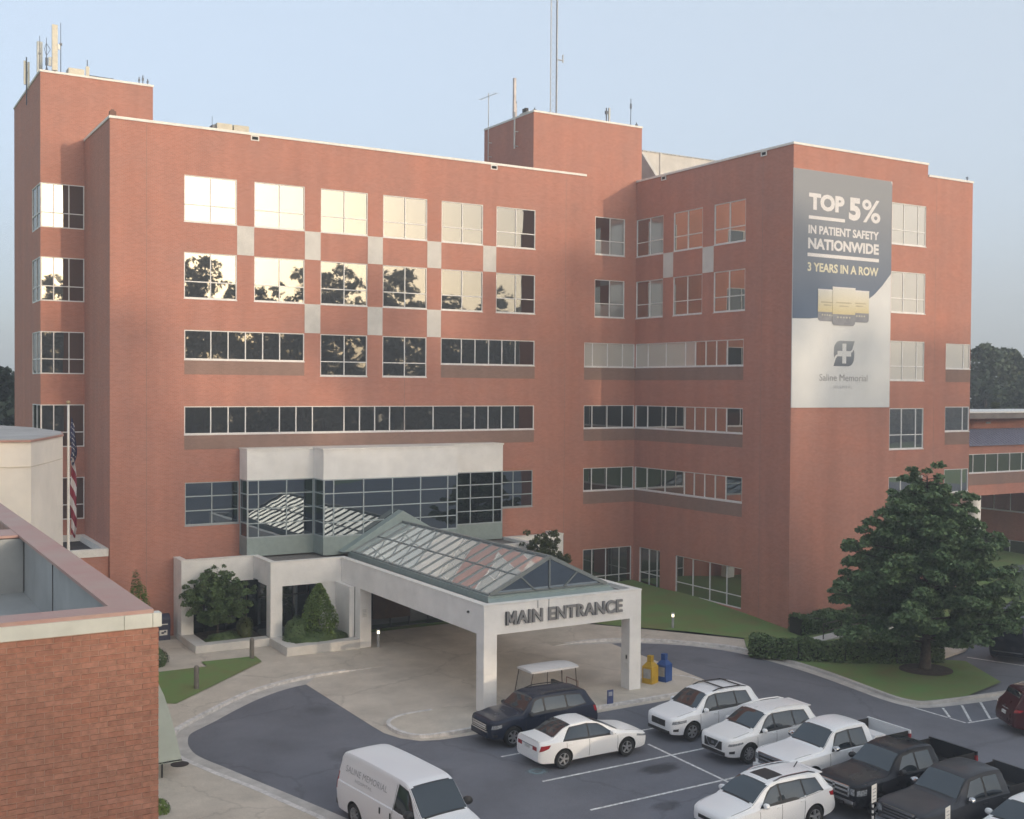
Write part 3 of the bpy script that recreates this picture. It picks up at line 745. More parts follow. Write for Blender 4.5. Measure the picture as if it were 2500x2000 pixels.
# parking notices on the columns
for (x, y, z, nm) in ((11.42, -7.056, 1.62, 'n'),):
    p = MB(); p.box(x, x + .28, y - .012, y - .001, z, z + .46)
    p.mi = 1
    for k in range(5): p.box(x + .04, x + .24, y - .015, y - .0121, z + .06 + k * .08, z + .08 + k * .08)
    tag(p.build('notice_sign', [M_cop, M_metal]), 'small white notice sign fixed to the inner left canopy column', 'sign')
p = MB(); p.box(19.085, 19.099, -20.2, -19.95, 1.15, 1.5); p.box(19.085, 19.099, -20.2, -19.95, .85, 1.05); p.mi = 1; p.box(19.082, 19.0849, -20.13, -20.02, 1.24, 1.42)
tag(p.build('notice_sign', [M_cop, M_black]), 'pair of small white plates on the front right canopy column', 'sign')

for xc_ in (14.02, 14.60):
    mb = MB(); mb.tube((xc_, -20.33, 4.14), (xc_, -20.33, 4.5), .016); cpart(mb, 'conduit', M_metal)
# ---- skylight
SX0, SX1, SXM = 12.35, 18.65, 15.5
SY0, SY1, SZ, SA = -18.95, -3.25, 4.62, 6.10
sk = MB()
sk.box(SX0 - .16, SX0 + .02, SY0 - .12, SY1, 4.05, SZ - .02); sk.box(SX1 - .02, SX1 + .16, SY0 - .12, SY1, 4.05, SZ - .02); sk.box(SX0 + .02, SX1 - .02, SY0 - .12, SY0 + .06, 4.05, SZ - .02)
sk.prism([(SX0 - .35, SY0 - .55), (SX1 + .35, SY0 - .55), (SX1 + .16, SY0 - .12), (SX0 - .16, SY0 - .12)], 4.32, lambda x, y: 4.33 + (y - SY0 + .55) * 0.4)
sko = cpart(sk, 'skylight', M_green)
mb = MB()  # raised gable flashing against the glazed bay
def gable_band(mb, x0, x1, xm, y, yb, z0, za, t):
    for sx in (-1, 1):
        xb = x0 if sx < 0 else x1
        P = [(xb, z0), (xm, za), (xm, za + t), (xb + sx * t * .9, z0)]
        k = len(mb.v)
        for yy in (y, yb):
            mb.v += [(px, yy, pz) for px, pz in P]
        for q in ((0, 1, 2, 3), (7, 6, 5, 4), (0, 4, 5, 1), (1, 5, 6, 2), (2, 6, 7, 3), (3, 7, 4, 0)):
            mb.f.append(tuple(k + i for i in q)); mb.m.append(0)
gable_band(mb, SX0, SX1, SXM, SY1 - .25, -2.84, SZ - .02, SA + .03, 0.62)
mb.poly([(SX0, -3.2, SZ), (SX1, -3.2, SZ), (SXM, -3.2, SA)])
cpart(mb, 'flashing', M_green, sko)
M_skyglass = glass_mat('skylight_glass', (0.40, 0.43, 0.43), (0.95, 0.97, 0.98), 0.50, 0.0015, 0.9)
M_gabglass = glass_mat('gable_glass', (0.02, 0.03, 0.04), (0.6, 0.68, 0.75), 0.45, 0.01, 0.8)
nb = 15
ys = [SY0 + (SY1 - .25 - SY0) * i / nb for i in range(nb + 1)]
for side, xe in ((0, SX0), (1, SX1)):
    for i in range(nb):
        for j in range(2):
            f0, f1 = j / 2, (j + 1) / 2
            xa, xb = xe + (SXM - xe) * f0, xe + (SXM - xe) * f1
            za, zb = SZ + (SA - SZ) * f0, SZ + (SA - SZ) * f1
            tlt = rnd.gauss(0, 0.004)
            p = MB(); q = [(xa, ys[i], za), (xa, ys[i + 1], za + tlt), (xb, ys[i + 1], zb + tlt), (xb, ys[i], zb)]
            if side: q = q[::-1]
            p.v = q + [(a, b, c - .02) for a, b, c in q]
            for f in ((0, 3, 2, 1), (4, 5, 6, 7), (0, 1, 5, 4), (1, 2, 6, 5), (2, 3, 7, 6), (3, 0, 4, 7)): p.f.append(f); p.m.append(0)
            cpart(p, 'pane', M_skyglass, sko)
mb = MB()
for xe in (SX0, SX1):
    for y in ys: mb.bar((xe, y, SZ + .02), (SXM, y, SA + .02), .05, .07)
    xm, zm = (xe + SXM) / 2, (SZ + SA) / 2
    mb.bar((xm, SY0, zm + .015), (xm, SY1 - .25, zm + .015), .06, .05)
    mb.bar((xe, SY0 - .05, SZ), (xe, SY1 - .25, SZ), .16, .10)
    mb.bar((xe, SY0 - .03, SZ + .03), (SXM, SY0 - .03, SA + .03), .12, .16)
mb.bar((SXM, SY0 - .08, SA + .04), (SXM, SY1 - .25, SA + .04), .16, .09)
mb.bar((SXM, SY0 - .02, SZ), (SXM, SY0 - .02, SA - .06), .07, .06)
hx = (SXM - SX0) / 2
mb.bar((SX0 + hx, SY0 - .02, (SZ + SA) / 2), (SXM - 0.75, SY0 - .02, SZ + .02), .07, .05); mb.bar((SX1 - hx, SY0 - .02, (SZ + SA) / 2), (SXM + .75, SY0 - .02, SZ + .02), .07, .05)
mb.bar((SX0 + .1, SY0 - .02, SZ + .04), (SX1 - .1, SY0 - .02, SZ + .04), .07, .08)
cpart(mb, 'rafter', mat('rafter_grey', (0.20, 0.22, 0.22), .5, .06), sko)
for (a, b) in (((SX0, SZ), (SX0 + hx, (SZ + SA) / 2)), ((SX0 + hx, (SZ + SA) / 2), (SXM, SA)), ((SXM, SA), (SX1 - hx, (SZ + SA) / 2)), ((SX1 - hx, (SZ + SA) / 2), (SX1, SZ))):
    p = MB(); q = [(a[0], SY0 + .01, SZ), (b[0], SY0 + .01, SZ), (b[0], SY0 + .01, b[1]), (a[0], SY0 + .01, a[1] + .001)]
    p.v = q + [(x, y + .02, z) for x, y, z in q]
    for f in ((0, 3, 2, 1)[::-1], (4, 5, 6, 7)[::-1], (0, 1, 5, 4), (1, 2, 6, 5), (2, 3, 7, 6), (3, 0, 4, 7)): p.f.append(f); p.m.append(0)
    cpart(p, 'pane', M_gabglass, sko)

# ---- raised letters
def text_mesh(txt, size, ext=0.0, off=0.0, spacing=1.0, align='LEFT'):
    cu = bpy.data.curves.new('txt', 'FONT'); cu.body = txt; cu.size = size; cu.extrude = ext; cu.offset = off
    cu.space_character = spacing; cu.align_x = align; cu.resolution_u = 3
    o = bpy.data.objects.new('txt', cu); COL.objects.link(o)
    bpy.context.view_layer.update()
    me = bpy.data.meshes.new_from_object(o.evaluated_get(bpy.context.evaluated_depsgraph_get()))
    bpy.data.objects.remove(o); bpy.data.curves.remove(cu)
    return me
def fit(me, x0, x1, z0, z1, y, ydepth=None, sheared=0):
    """stretch a text mesh (x right, y up) into the upright rectangle at depth y"""
    co = np.array([v.co[:] for v in me.vertices])
    lo, hi = co.min(0), co.max(0)
    for v in me.vertices:
        a = (v.co.x - lo[0]) / (hi[0] - lo[0]); b = (v.co.y - lo[1]) / (hi[1] - lo[1])
        v.co = (x0 + (x1 - x0) * a, y - v.co.z, z0 + (z1 - z0) * b)
    return me
M_letter = mat('sign_letter_grey', (0.225, 0.22, 0.22), 0.6, 0.06)
sg = thing('building_sign', 'raised grey letters reading MAIN ENTRANCE on the canopy front', 'sign', (15.5, -20.36, 3.8))
for word, xa, xb in (('MAIN', 12.36, 14.24), ('ENTRANCE', 14.56, 18.60)):
    me = text_mesh(word, 1.0, 0.055, 0.022, 1.04)
    fit(me, xa, xb, 3.545, 4.14, -20.375)
    b = bmesh.new(); b.from_mesh(me)
    isl = []; seen = set()
    for v in b.verts:
        if v in seen: continue
        st = [v]; seen.add(v); comp = []
        while st:
            q = st.pop(); comp.append(q)
            for e in q.link_edges:
                o2 = e.other_vert(q)
                if o2 not in seen: seen.add(o2); st.append(o2)
        isl.append(comp)
    isl.sort(key=lambda c: min(v.co.x for v in c))
    if word == 'MAIN':                     # the M is cut from four heavy strokes
        mx0, mx1 = min(v.co.x for v in isl[0]), max(v.co.x for v in isl[0]); isl = isl[1:]
        mm = MB(); mw = (mx1 - mx0); ym = -20.375
        def stroke(pts, dd):
            n = len(pts); mm.v += [(x - 15.5, ym - .055 - dd + 20.36, z - 3.8) for x, z in pts] + [(x - 15.5, ym + .055 + 20.36, z - 3.8) for x, z in pts]; k = len(mm.v) - 2 * n
            mm.f += [tuple(k + i for i in range(n)), tuple(k + n + i for i in reversed(range(n)))] + [(k + i, k + n + i, k + n + (i + 1) % n, k + (i + 1) % n) for i in range(n)]; mm.m += [0] * (n + 2)
        z0, z1, t_ = 3.545, 4.14, mw * .235
        stroke([(mx0, z0), (mx0 + t_, z0), (mx0 + t_, z1), (mx0, z1)], 0); stroke([(mx1 - t_, z0), (mx1, z0), (mx1, z1), (mx1 - t_, z1)], .0)
        xm = (mx0 + mx1) / 2
        stroke([(xm - t_ * .5, z0 + .1), (xm + t_ * .45, z0 + .1), (mx0 + t_ * 1.15, z1 - .002), (mx0 + .003, z1 - .002)], .003); stroke([(xm - t_ * .45, z0 + .1), (xm + t_ * .5, z0 + .1), (mx1 - .003, z1 - .002), (mx1 - t_ * 1.15, z1 - .002)], .006)
        mm.build('letter', M_letter, sg)
    for comp in isl:
        idx = {v: i for i, v in enumerate(comp)}
        m2 = bpy.data.meshes.new('letter')
        m2.from_pydata([(v.co.x - 15.5, v.co.y + 20.36, v.co.z - 3.8) for v in comp], [], [tuple(idx[v] for v in f.verts) for f in b.faces if f.verts[0] in idx])
        m2.materials.append(M_letter); link('letter', m2, sg)
    b.free()
# ------------------------------------------------------------------ vehicles
def paint(name, col, rough=0.28, metal=0.0):
    m, t, p = nodes(name)
    p.inputs['Base Color'].default_value = rgba(col); p.inputs['Roughness'].default_value = rough; p.inputs['Metallic'].default_value = metal
    p.inputs['Coat Weight'].default_value = 0.3 if max(col) > .3 else 0.1; p.inputs['Specular IOR Level'].default_value = 0.5 if max(col) > .3 else 0.22; p.inputs['Coat Roughness'].default_value = 0.06
    g = N(t, 'ShaderNodeNewGeometry'); no = N(t, 'ShaderNodeTexNoise', i_Scale=2.0, i_Detail=5.0)
    t.links.new(g.outputs['Position'], no.inputs['Vector'])
    mr = N(t, 'ShaderNodeMapRange'); mr.inputs[3].default_value = rough - .06; mr.inputs[4].default_value = rough + .12
    t.links.new(no.outputs[0], mr.inputs[0]); t.links.new(mr.outputs[0], p.inputs['Roughness'])
    return m
P_white = paint('car_white', (0.84, 0.85, 0.87))
P_white2 = paint('car_white_pearl', (0.86, 0.86, 0.86))
P_van = paint('van_white', (0.80, 0.81, 0.84), 0.4)
P_navy = paint('car_navy', (0.016, 0.022, 0.042), 0.22)
P_black = paint('car_black_green', (0.013, 0.015, 0.021), 0.26)
P_grey = paint('car_graphite', (0.050, 0.053, 0.062), 0.34, 0.2)
P_mar = paint('car_maroon', (0.052, 0.010, 0.014), 0.26)
P_dark = paint('car_dark_blue', (0.01, 0.012, 0.02), 0.22)
M_cglass = glass_mat('car_glass', (0.020, 0.025, 0.030), (0.80, 0.88, 0.95), 0.09, 0.003, 1.2)
M_tyre = mat('tyre_rubber', (0.018, 0.018, 0.018), 0.85, 0.2, 8)
M_rim = mat('alloy_rim', (0.46, 0.46, 0.47), 0.35, 0.1, 6, metal=0.6)
M_chrome = mat('chrome', (0.62, 0.63, 0.65), 0.15, 0.05, 6, metal=1.0)
M_lamp = mat('headlamp', (0.30, 0.32, 0.34), 0.10, 0.40, 16, coat=1.0)
M_tail = mat('tail_lamp', (0.36, 0.012, 0.02), 0.15, 0.2, 10, coat=1.0)
M_plate = mat('number_plate', (0.62, 0.62, 0.60), 0.5, 0.1)
M_trim = mat('dark_trim', (0.022, 0.022, 0.024), 0.5, 0.2)
M_well = mat('wheel_well', (0.006, 0.006, 0.006), 0.95, 0.1)

def pchip(xs, ys):
    xs = np.array(xs, float); ys = np.array(ys, float)
    h = np.diff(xs); d = np.diff(ys) / h
    m = np.zeros(len(xs)); m[0] = d[0]; m[-1] = d[-1]
    for i in range(1, len(xs) - 1):
        m[i] = 0 if d[i - 1] * d[i] <= 0 else 2 * d[i - 1] * d[i] / (d[i - 1] + d[i])
    def f(x):
        i = int(np.clip(np.searchsorted(xs, x) - 1, 0, len(xs) - 2)); t = (x - xs[i]) / h[i]
        return float(ys[i] * (1 + 2 * t) * (1 - t) ** 2 + h[i] * m[i] * t * (1 - t) ** 2 + ys[i + 1] * t * t * (3 - 2 * t) + h[i] * m[i + 1] * t * t * (t - 1))
    return f

class Body:
    """car skin lofted through cross sections; keys = (x, zbottom, zbelt, ztop, half width, half roof width)"""
    def __init__(s, keys, K=1.06, n=74, bulge=0.0, rr=0.075):
        keys = sorted(keys); s.K = K; s.rr = rr
        xs = [k[0] for k in keys]
        s.fn = [pchip(xs, [k[i] for k in keys]) for i in range(1, 6)]
        s.x0, s.x1 = xs[0], xs[-1]
        s.xs = sorted(set(list(np.linspace(s.x0, s.x1, n)) + xs))
    def sec(s, x):
        zb, ze, zt, w, wr = [f(x) for f in s.fn]
        rr = min(s.rr, max(0.012, (zt - ze) * 0.45))
        h = ze - zb
        P = [(0, zb), (w * .80, zb), (w * .93, zb + .03), (w * .975, zb + .30 * h), (w * .99, zb + .48 * h), (w, zb + .66 * h), (w * .992, zb + .82 * h), (w * .975, ze - .015), (w * .955, ze + .002)]
        g0 = (w * .94, ze + .012); g1 = (wr, zt - rr)
        for t in (0.0, .25, .5, .75, 1.0):
            P.append((g0[0] + (g1[0] - g0[0]) * t + .012 * math.sin(math.pi * t), g0[1] + (g1[1] - g0[1]) * t))
        P += [(wr * .985, zt - rr * .45), (wr * .93, zt - rr * .12), (wr * .8, zt), (wr * .4, zt + .014), (0, zt + .018)]
        return P
    def y_at(s, x, z):
        P = s.sec(x); pts = P[2:15]
        for (ya, za), (yb, zb) in zip(pts[:-1], pts[1:]):
            if za <= z <= zb and zb > za: return ya + (yb - ya) * (z - za) / (zb - za)
        return pts[-1][0] if z > pts[-1][1] else pts[0][0]
    def z_top(s, x, fy):
        """height of the upper skin at fraction fy of the half roof width"""
        P = s.sec(x)[13:]; wr = s.fn[4](x); y = abs(fy) * wr
        for (ya, za), (yb, zb) in zip(P[:-1], P[1:]):
            if yb <= y <= ya: return y, za + (zb - za) * ((ya - y) / (ya - yb) if ya > yb else 0)
        return y, P[-1][1]
    def mesh(s):
        mb = MB(); rows = []
        for x in s.xs:
            P = s.sec(x); rows.append([(x, y, z) for y, z in P] + [(x, -y, z) for y, z in P[-2:0:-1]])
        n = len(rows[0]); k = 0
        for r in rows: mb.v += r
        for i in range(len(rows) - 1):
            for j in range(n):
                j2 = (j + 1) % n
                mb.f.append((i * n + j, (i + 1) * n + j, (i + 1) * n + j2, i * n + j2)); mb.m.append(0)
        for i in (0, len(rows) - 1):
            mb.f.append(tuple(i * n + j for j in range(n))); mb.m.append(0)
        return mb

def patch(rows, off, back=0.02):
    """thin shell laid on a surface given as rows of points, lifted outwards by off"""
    R, Cn = len(rows), len(rows[0]); V = [[Vector(p) for p in r] for r in rows]
    mb = MB(); top = []; bot = []
    cen = sum((p for r in V for p in r), Vector()) / (R * Cn)
    for i in range(R):
        for j in range(Cn):
            du = V[min(i + 1, R - 1)][j] - V[max(i - 1, 0)][j]; dv = V[i][min(j + 1, Cn - 1)] - V[i][max(j - 1, 0)]
            nn = du.cross(dv)
            nn = nn.normalized() if nn.length > 1e-9 else Vector((0, 0, 1))
            ref = Vector((0, cen.y, cen.z - 0.6)) if abs(cen.y) > .3 else Vector((cen.x * .25, 0, cen.z - .2))
            if nn.dot(ref) < 0: nn = -nn
            top.append(V[i][j] + nn * off); bot.append(V[i][j] - nn * back)
    mb.v = [tuple(p) for p in top + bot]; k = R * Cn
    for i in range(R - 1):
        for j in range(Cn - 1):
            a, b, c, d = i * Cn + j, (i + 1) * Cn + j, (i + 1) * Cn + j + 1, i * Cn + j + 1
            mb.f += [(a, b, c, d), (k + d, k + c, k + b, k + a)]; mb.m += [0, 0]
    ring_ = [i * Cn for i in range(R)] + [(R - 1) * Cn + j for j in range(1, Cn)] + [i * Cn + Cn - 1 for i in range(R - 2, -1, -1)] + [j for j in range(Cn - 2, 0, -1)]
    for a, b in zip(ring_, ring_[1:] + ring_[:1]):
        mb.f.append((a, b, k + b, k + a)); mb.m.append(0)
    return mb

def side_quad(B, q, side, n=8, m=5):
    """q: four (x, z) corners: rear-bottom, front-bottom, front-top, rear-top"""
    rows = []
    for i in range(m):
        t = i / (m - 1); r = []
        for j in range(n):
            u = j / (n - 1)
            x = (q[0][0] * (1 - u) + q[1][0] * u) * (1 - t) + (q[3][0] * (1 - u) + q[2][0] * u) * t
            z = (q[0][1] * (1 - u) + q[1][1] * u) * (1 - t) + (q[3][1] * (1 - u) + q[2][1] * u) * t
            r.append((x, side * B.y_at(x, z), z))
        rows.append(r)
    return rows
def top_quad(B, xa, xb, fa, fb, n=7, m=9):
    rows = []
    for i in range(n):
        x = xa + (xb - xa) * i / (n - 1); f = fa + (fb - fa) * i / (n - 1); r = []
        for j in range(m):
            s_ = -1 + 2 * j / (m - 1); y, z = B.z_top(x, f * s_); r.append((x, y * (1 if s_ >= 0 else -1), z))
        rows.append(r)
    return rows

WHEEL = {}
def wheel_meshes(R, wd, style):
    key = (round(R, 3), style)
    if key in WHEEL: return WHEEL[key]
    mb = MB(); h = wd / 2; r = R * .66
    mb.lathe([(r * .98, -h * .8), (R * .93, -h), (R * .985, -h * .75), (R, -h * .4), (R, h * .4), (R * .985, h * .75), (R * .93, h), (r * 1.02, h * .86), (r * .98, h * .8)], 28, 'y')
    ty = mb.mesh('wheel', M_tyre, smooth=50)
    mb = MB()
    mb.lathe([(r * .99, -h * .5), (r * 1.0, h * .82), (r * .92, h * .80), (r * .88, h * .55), (r * .88, -h * .5)], 28, 'y')
    ns = {'six': 6, 'five': 5, 'multi': 10, 'steel': 8}[style]
    for k in range(ns):
        a = 2 * math.pi * k / ns; c, s_ = math.cos(a), math.sin(a); wd2 = r * (.26 if ns <= 6 else .14)
        p0 = Vector((c * r * .12, h * .62, s_ * r * .12)); p1 = Vector((c * r * .92, h * .70, s_ * r * .92))
        mb.bar(p0, p1, .05, wd2, up=Vector((-s_, 0, c)))
    mb.lathe([(0.001, h * .74), (r * .2, h * .72), (r * .24, h * .5)], 16, 'y')
    mb.mi = 1; mb.lathe([(0.001, h * .30), (r * .9, h * .30)], 24, 'y')
    rm = mb.mesh('rim', [M_rim, M_well], smooth=35)
    WHEEL[key] = (ty, rm)
    return WHEEL[key]

def cut_wheels(mb, name, axles, R, Wd, mats, smooth):
    """finish the body with real wheel arches"""
    me = mb.mesh(name, mats)
    o = link(name, me)
    for ax in axles:
        c = MB(); c.mi = 0
        for s_ in (-1, 1):
            y0, y1 = (Wd * .22, Wd * .75) if s_ > 0 else (-Wd * .75, -Wd * .22)
            c.tube((ax, y0, R * 1.03), (ax, y1, R * 1.03), R * 1.17, n=30)
        cm = c.mesh('cut', M_well); co = link('cut', cm)
        md = o.modifiers.new('b', 'BOOLEAN'); md.object = co; md.operation = 'DIFFERENCE'; md.solver = 'EXACT'
        try: md.material_mode = 'TRANSFER'
        except Exception: pass
        bpy.context.view_layer.update()
        m2 = bpy.data.meshes.new_from_object(o.evaluated_get(bpy.context.evaluated_depsgraph_get()))
        o.modifiers.clear(); o.data = m2
        bpy.data.objects.remove(co)
    for p in o.data.polygons: p.use_smooth = True
    o.data.set_sharp_from_angle(angle=rad(smooth))
    o.data.name = name
    return o

def car(name, label, cat, loc, rz, keys, pm, axles, R, Wd, glass, lamps, grille=None, tails=None, rim='five', group=None, K=1.06, extra=None, rails=False, mirrors=None, handles=(), bed=None, lower=None, plate=None, rr=0.075):
    """builds one vehicle, nose towards +x; dimensions in metres before the site factor K"""
    t = thing(name, label, cat, loc, rz, group)
    t.scale = (K, K, K)
    B = Body(keys, rr=rr)
    b = cut_wheels(B.mesh(), 'body', axles, R, Wd, [pm], 32); b.parent = t
    def part(mb, nm, m, sm=None, parent=t): return mb.build(nm, m, parent, smooth=sm or False)
    for nm, rows in glass(B):
        part(patch(rows, .009), nm, M_cglass, 40)
        V = [[Vector(p) for p in r] for r in rows]; R_, C_ = len(V), len(V[0]); cc = sum((p for r in V for p in r), Vector()) / (R_ * C_)
        gr = []                                    # dark rubber surround, a little larger than the pane, laid under it
        for r in V:
            q = []
            for p in r:
                x = p.x + math.copysign(min(.042, abs(p.x - cc.x) * .2 + .004), p.x - cc.x)
                if nm == 'window':
                    z = p.z + math.copysign(min(.032, abs(p.z - cc.z) * .3), p.z - cc.z); q.append((x, math.copysign(B.y_at(x, z), p.y), z))
                else:
                    fy = min(.985, abs(p.y) / max(.05, B.fn[4](p.x)) * 1.04); y, z = B.z_top(x, fy); q.append((x, math.copysign(y, p.y), z))
            gr.append(q)
        part(patch(gr, .0042, .01), nm + '_surround', M_trim, 40)
    for nm, rows, m in lamps(B):
        part(patch(rows, .010), nm, m, 40)
    ty, rm = wheel_meshes(R, .235, rim)
    for ax in axles:
        for s_ in (-1, 1):
            wo_ = link('wheel', ty, t); wo_.location = (ax, s_ * (Wd / 2 - .135), R); wo_.rotation_euler = (0, rnd.uniform(0, 1), 0)
            if s_ < 0: wo_.rotation_euler = (0, wo_.rotation_euler.y, math.pi)
            link('rim', rm, wo_)
    if mirrors:
        mx, mz, ms, mm = mirrors
        for s_ in (-1, 1):
            y = B.y_at(mx, mz - .03) * s_
            mb = MB(); mb.lathe([(0.001, -.02), (.085, -.01), (.105, .05), (.09, .10), (0.001, .13)], 12, 'x')
            mo = part(mb, 'mirror', mm, 45); mo.location = (mx - .04, y + s_ * .15, mz + .02); mo.scale = (ms, 1.05 * ms, .8 * ms); mo.rotation_euler = (0, 0, s_ * -.25)
            a = MB(); a.bar((mx, y - s_ * .03, mz - .05), (mx, y + s_ * .12, mz), .06, .05); part(a, 'mirror_arm', M_trim)
    for hx, hz in handles:
        for s_ in (-1, 1):
            y = s_ * (B.y_at(hx, hz) + .016); mb = MB(); mb.bar((hx - .1, y, hz), (hx + .1, y, hz), .025, .035); part(mb, 'door_handle', pm if name != 'van' else M_trim)
    if rails:
        x0, x1, mm = rails
        for s_ in (-1, 1):
            mb = MB(); P = []
            for i in range(7):
                x = x0 + (x1 - x0) * i / 6; y, z = B.z_top(x, .90); P.append((x, s_ * y, z + (.055 if 0 < i < 6 else 0)))
            for a, c in zip(P[:-1], P[1:]): mb.bar(a, c, .035, .035)
            part(mb, 'roof_rail', mm)
    if cat != 'van':                               # bonnet shut lines and wipers
        cw = max(k_[0] for k_ in keys) - 1.0
        for s_ in (-1, 1):
            rows = []
            for i in range(8):
                x = B.x1 - .30 - i * .105; r = []
                for fy in (.945, .958): y, z = B.z_top(x, fy); r.append((x, s_ * y, z))
                rows.append(r)
            part(patch(rows, .004, .004), 'bonnet_seam', M_trim)
    # dark sills and bumper undersides
    if lower:
        for nm, rows, m in lower(B): part(patch(rows, .006), nm, m, 40)
    # door seams
    if extra: extra(B, t, part)
    return t, B

def seams(B, part, xs, z0, z1):
    for x in xs:
        for s_ in (-1, 1):
            rows = [[(x - .006, s_ * B.y_at(x - .006, z0 + (z1 - z0) * i / 6), z0 + (z1 - z0) * i / 6), (x + .006, s_ * B.y_at(x + .006, z0 + (z1 - z0) * i / 6), z0 + (z1 - z0) * i / 6)] for i in range(7)]
            part(patch(rows, .0035, .004), 'door_seam', M_trim)

def front_plate(B, part, nm, y0, y1, z0, z1, m, t=.03, x=None, bars=0, bm=None, vbar=False):
    """panel standing on the nose (or tail, t < 0)"""
    xx = (B.x1 if t > 0 else B.x0) if x is None else x
    mb = MB(); mb.box(min(xx - .05, xx + t) if t > 0 else xx + t, max(xx - .05, xx + t) if t > 0 else xx + .05, y0, y1, z0, z1)
    o = part(mb, nm, m)
    if bars:
        mb = MB()
        for k in range(bars):
            z = z0 + (z1 - z0) * (k + .5) / bars; mb.bar((xx + t + .01, y0 + .03, z), (xx + t + .01, y1 - .03, z), .03, (z1 - z0) / bars * .35)
        if vbar: mb.bar((xx + t + .012, 0, z0), (xx + t + .012, 0, z1), .07, .03)
        mb.bar((xx + t + .006, y0, z1 - .01), (xx + t + .006, y1, z1 - .01), .035, .045); mb.bar((xx + t + .006, y0, z0 + .01), (xx + t + .006, y1, z0 + .01), .035, .035)
        mb.build('grille_bar', bm or M_chrome, o)
    return o

# --- keys
def suv_keys(L=4.65, W=1.88, Hh=1.70, hood=1.0, nose=.80, roof_x=(.45, -1.75), cowl=1.05, zb=.26, belt=1.02, tail=1.0, up=.06):
    a, b = L / 2, -L / 2; w = W / 2
    return [(a, zb + .12, nose - .12, nose - .06, w * .62, w * .50), (a - .05, zb + .06, nose - .02, nose + .03, w * .76, w * .64), (a - .16, zb + .02, nose + .04, nose + .10, w * .88, w * .76), (a - .42, zb, hood - .10, hood - .03, w * .97, w * .83), (a - .85, zb, hood - .03, hood + .05, w, w * .86),
            (cowl + .08, zb, belt - .04, hood + .10, w, w * .86), (cowl - .05, zb, belt - .02, hood + .19, w, w * .84), (roof_x[0] + .10, zb, belt, Hh - .10, w, w * .71), (roof_x[0] - .15, zb, belt + .01, Hh - .03, w, w * .70),
            (-.4, zb, belt + .03, Hh, w, w * .70), (roof_x[1] + .45, zb, belt + up, Hh - .02, w, w * .69), (roof_x[1], zb, belt + up + .01, Hh - .08, w * .985, w * .66),
            (b + .34, zb + .02, belt + up, belt + .34, w * .955, w * .69), (b + .20, zb + .04, belt + up - .02, belt + .13, w * .93, w * .76), (b + .12, zb + .06, belt - .10, belt + .02, w * .90, w * .76), (b + .03, zb + .08, belt - .35, belt - .25, w * .86, w * .76), (b, zb + .12, belt - .42, belt - .33, w * .80, w * .70)]
def suv_glass(L, Hh, cowl=1.05, rx=(.45, -1.75), belt=1.02, pil=(.12, -.85), back=-1.62, up=.06, wz=None):
    def g(B):
        top = Hh - .13; lo = belt + .035
        out = [('windshield', top_quad(B, cowl - .02, rx[0] + .10, .93, .93))]
        out.append(('rear_window', top_quad(B, rx[1] - .06, B.x0 + .36, .90, .86)))
        for s_ in (-1, 1):
            out.append(('window', side_quad(B, [(pil[0] + .03, lo), (cowl - .22, lo - .01), (rx[0] + .02, top - .06), (pil[0] + .03, top)], s_)))
            out.append(('window', side_quad(B, [(pil[1] + .03, lo + .02), (pil[0] - .05, lo), (pil[0] - .05, top), (pil[1] + .05, top - .01)], s_)))
            out.append(('window', side_quad(B, [(back, lo + .11), (pil[1] - .05, lo + .03), (pil[1] - .03, top - .01), (back + .16, top - .07)], s_)))
        return out
    return g
def std_lamps(L, W, hz=(.72, .86), hl=.55, tz=(.80, 1.05), tl=.24, fog=True):
    def g(B):
        a, b = L / 2, -L / 2; o = []
        for s_ in (-1, 1):
            o.append(('headlight', side_quad(B, [(a - hl, hz[0] + .07), (a - .06, hz[0]), (a - .09, hz[1] - .04), (a - hl, hz[1])], s_), M_lamp))
            o.append(('tail_light', side_quad(B, [(b + .05, tz[0]), (b + tl, tz[0] + .06), (b + tl + .06, tz[1]), (b + .13, tz[1])], s_), M_tail))
            if fog: o.append(('fog_light', side_quad(B, [(a - .28, .44), (a - .10, .44), (a - .10, .52), (a - .28, .54)], s_), M_trim))
        return o
    return g
def low_trim(L, axles, R, z0=.27, z1=.36, m=None):
    def g(B):
        o = []
        for s_ in (-1, 1):
            o.append(('sill', side_quad(B, [(axles[1] + R * 1.2, z0), (axles[0] - R * 1.2, z0), (axles[0] - R * 1.2, z1), (axles[1] + R * 1.2, z1)], s_, 10, 3), m or M_trim))
        return o
    return g
PI = math.pi
def ground(y): return gz(y) + 0.001

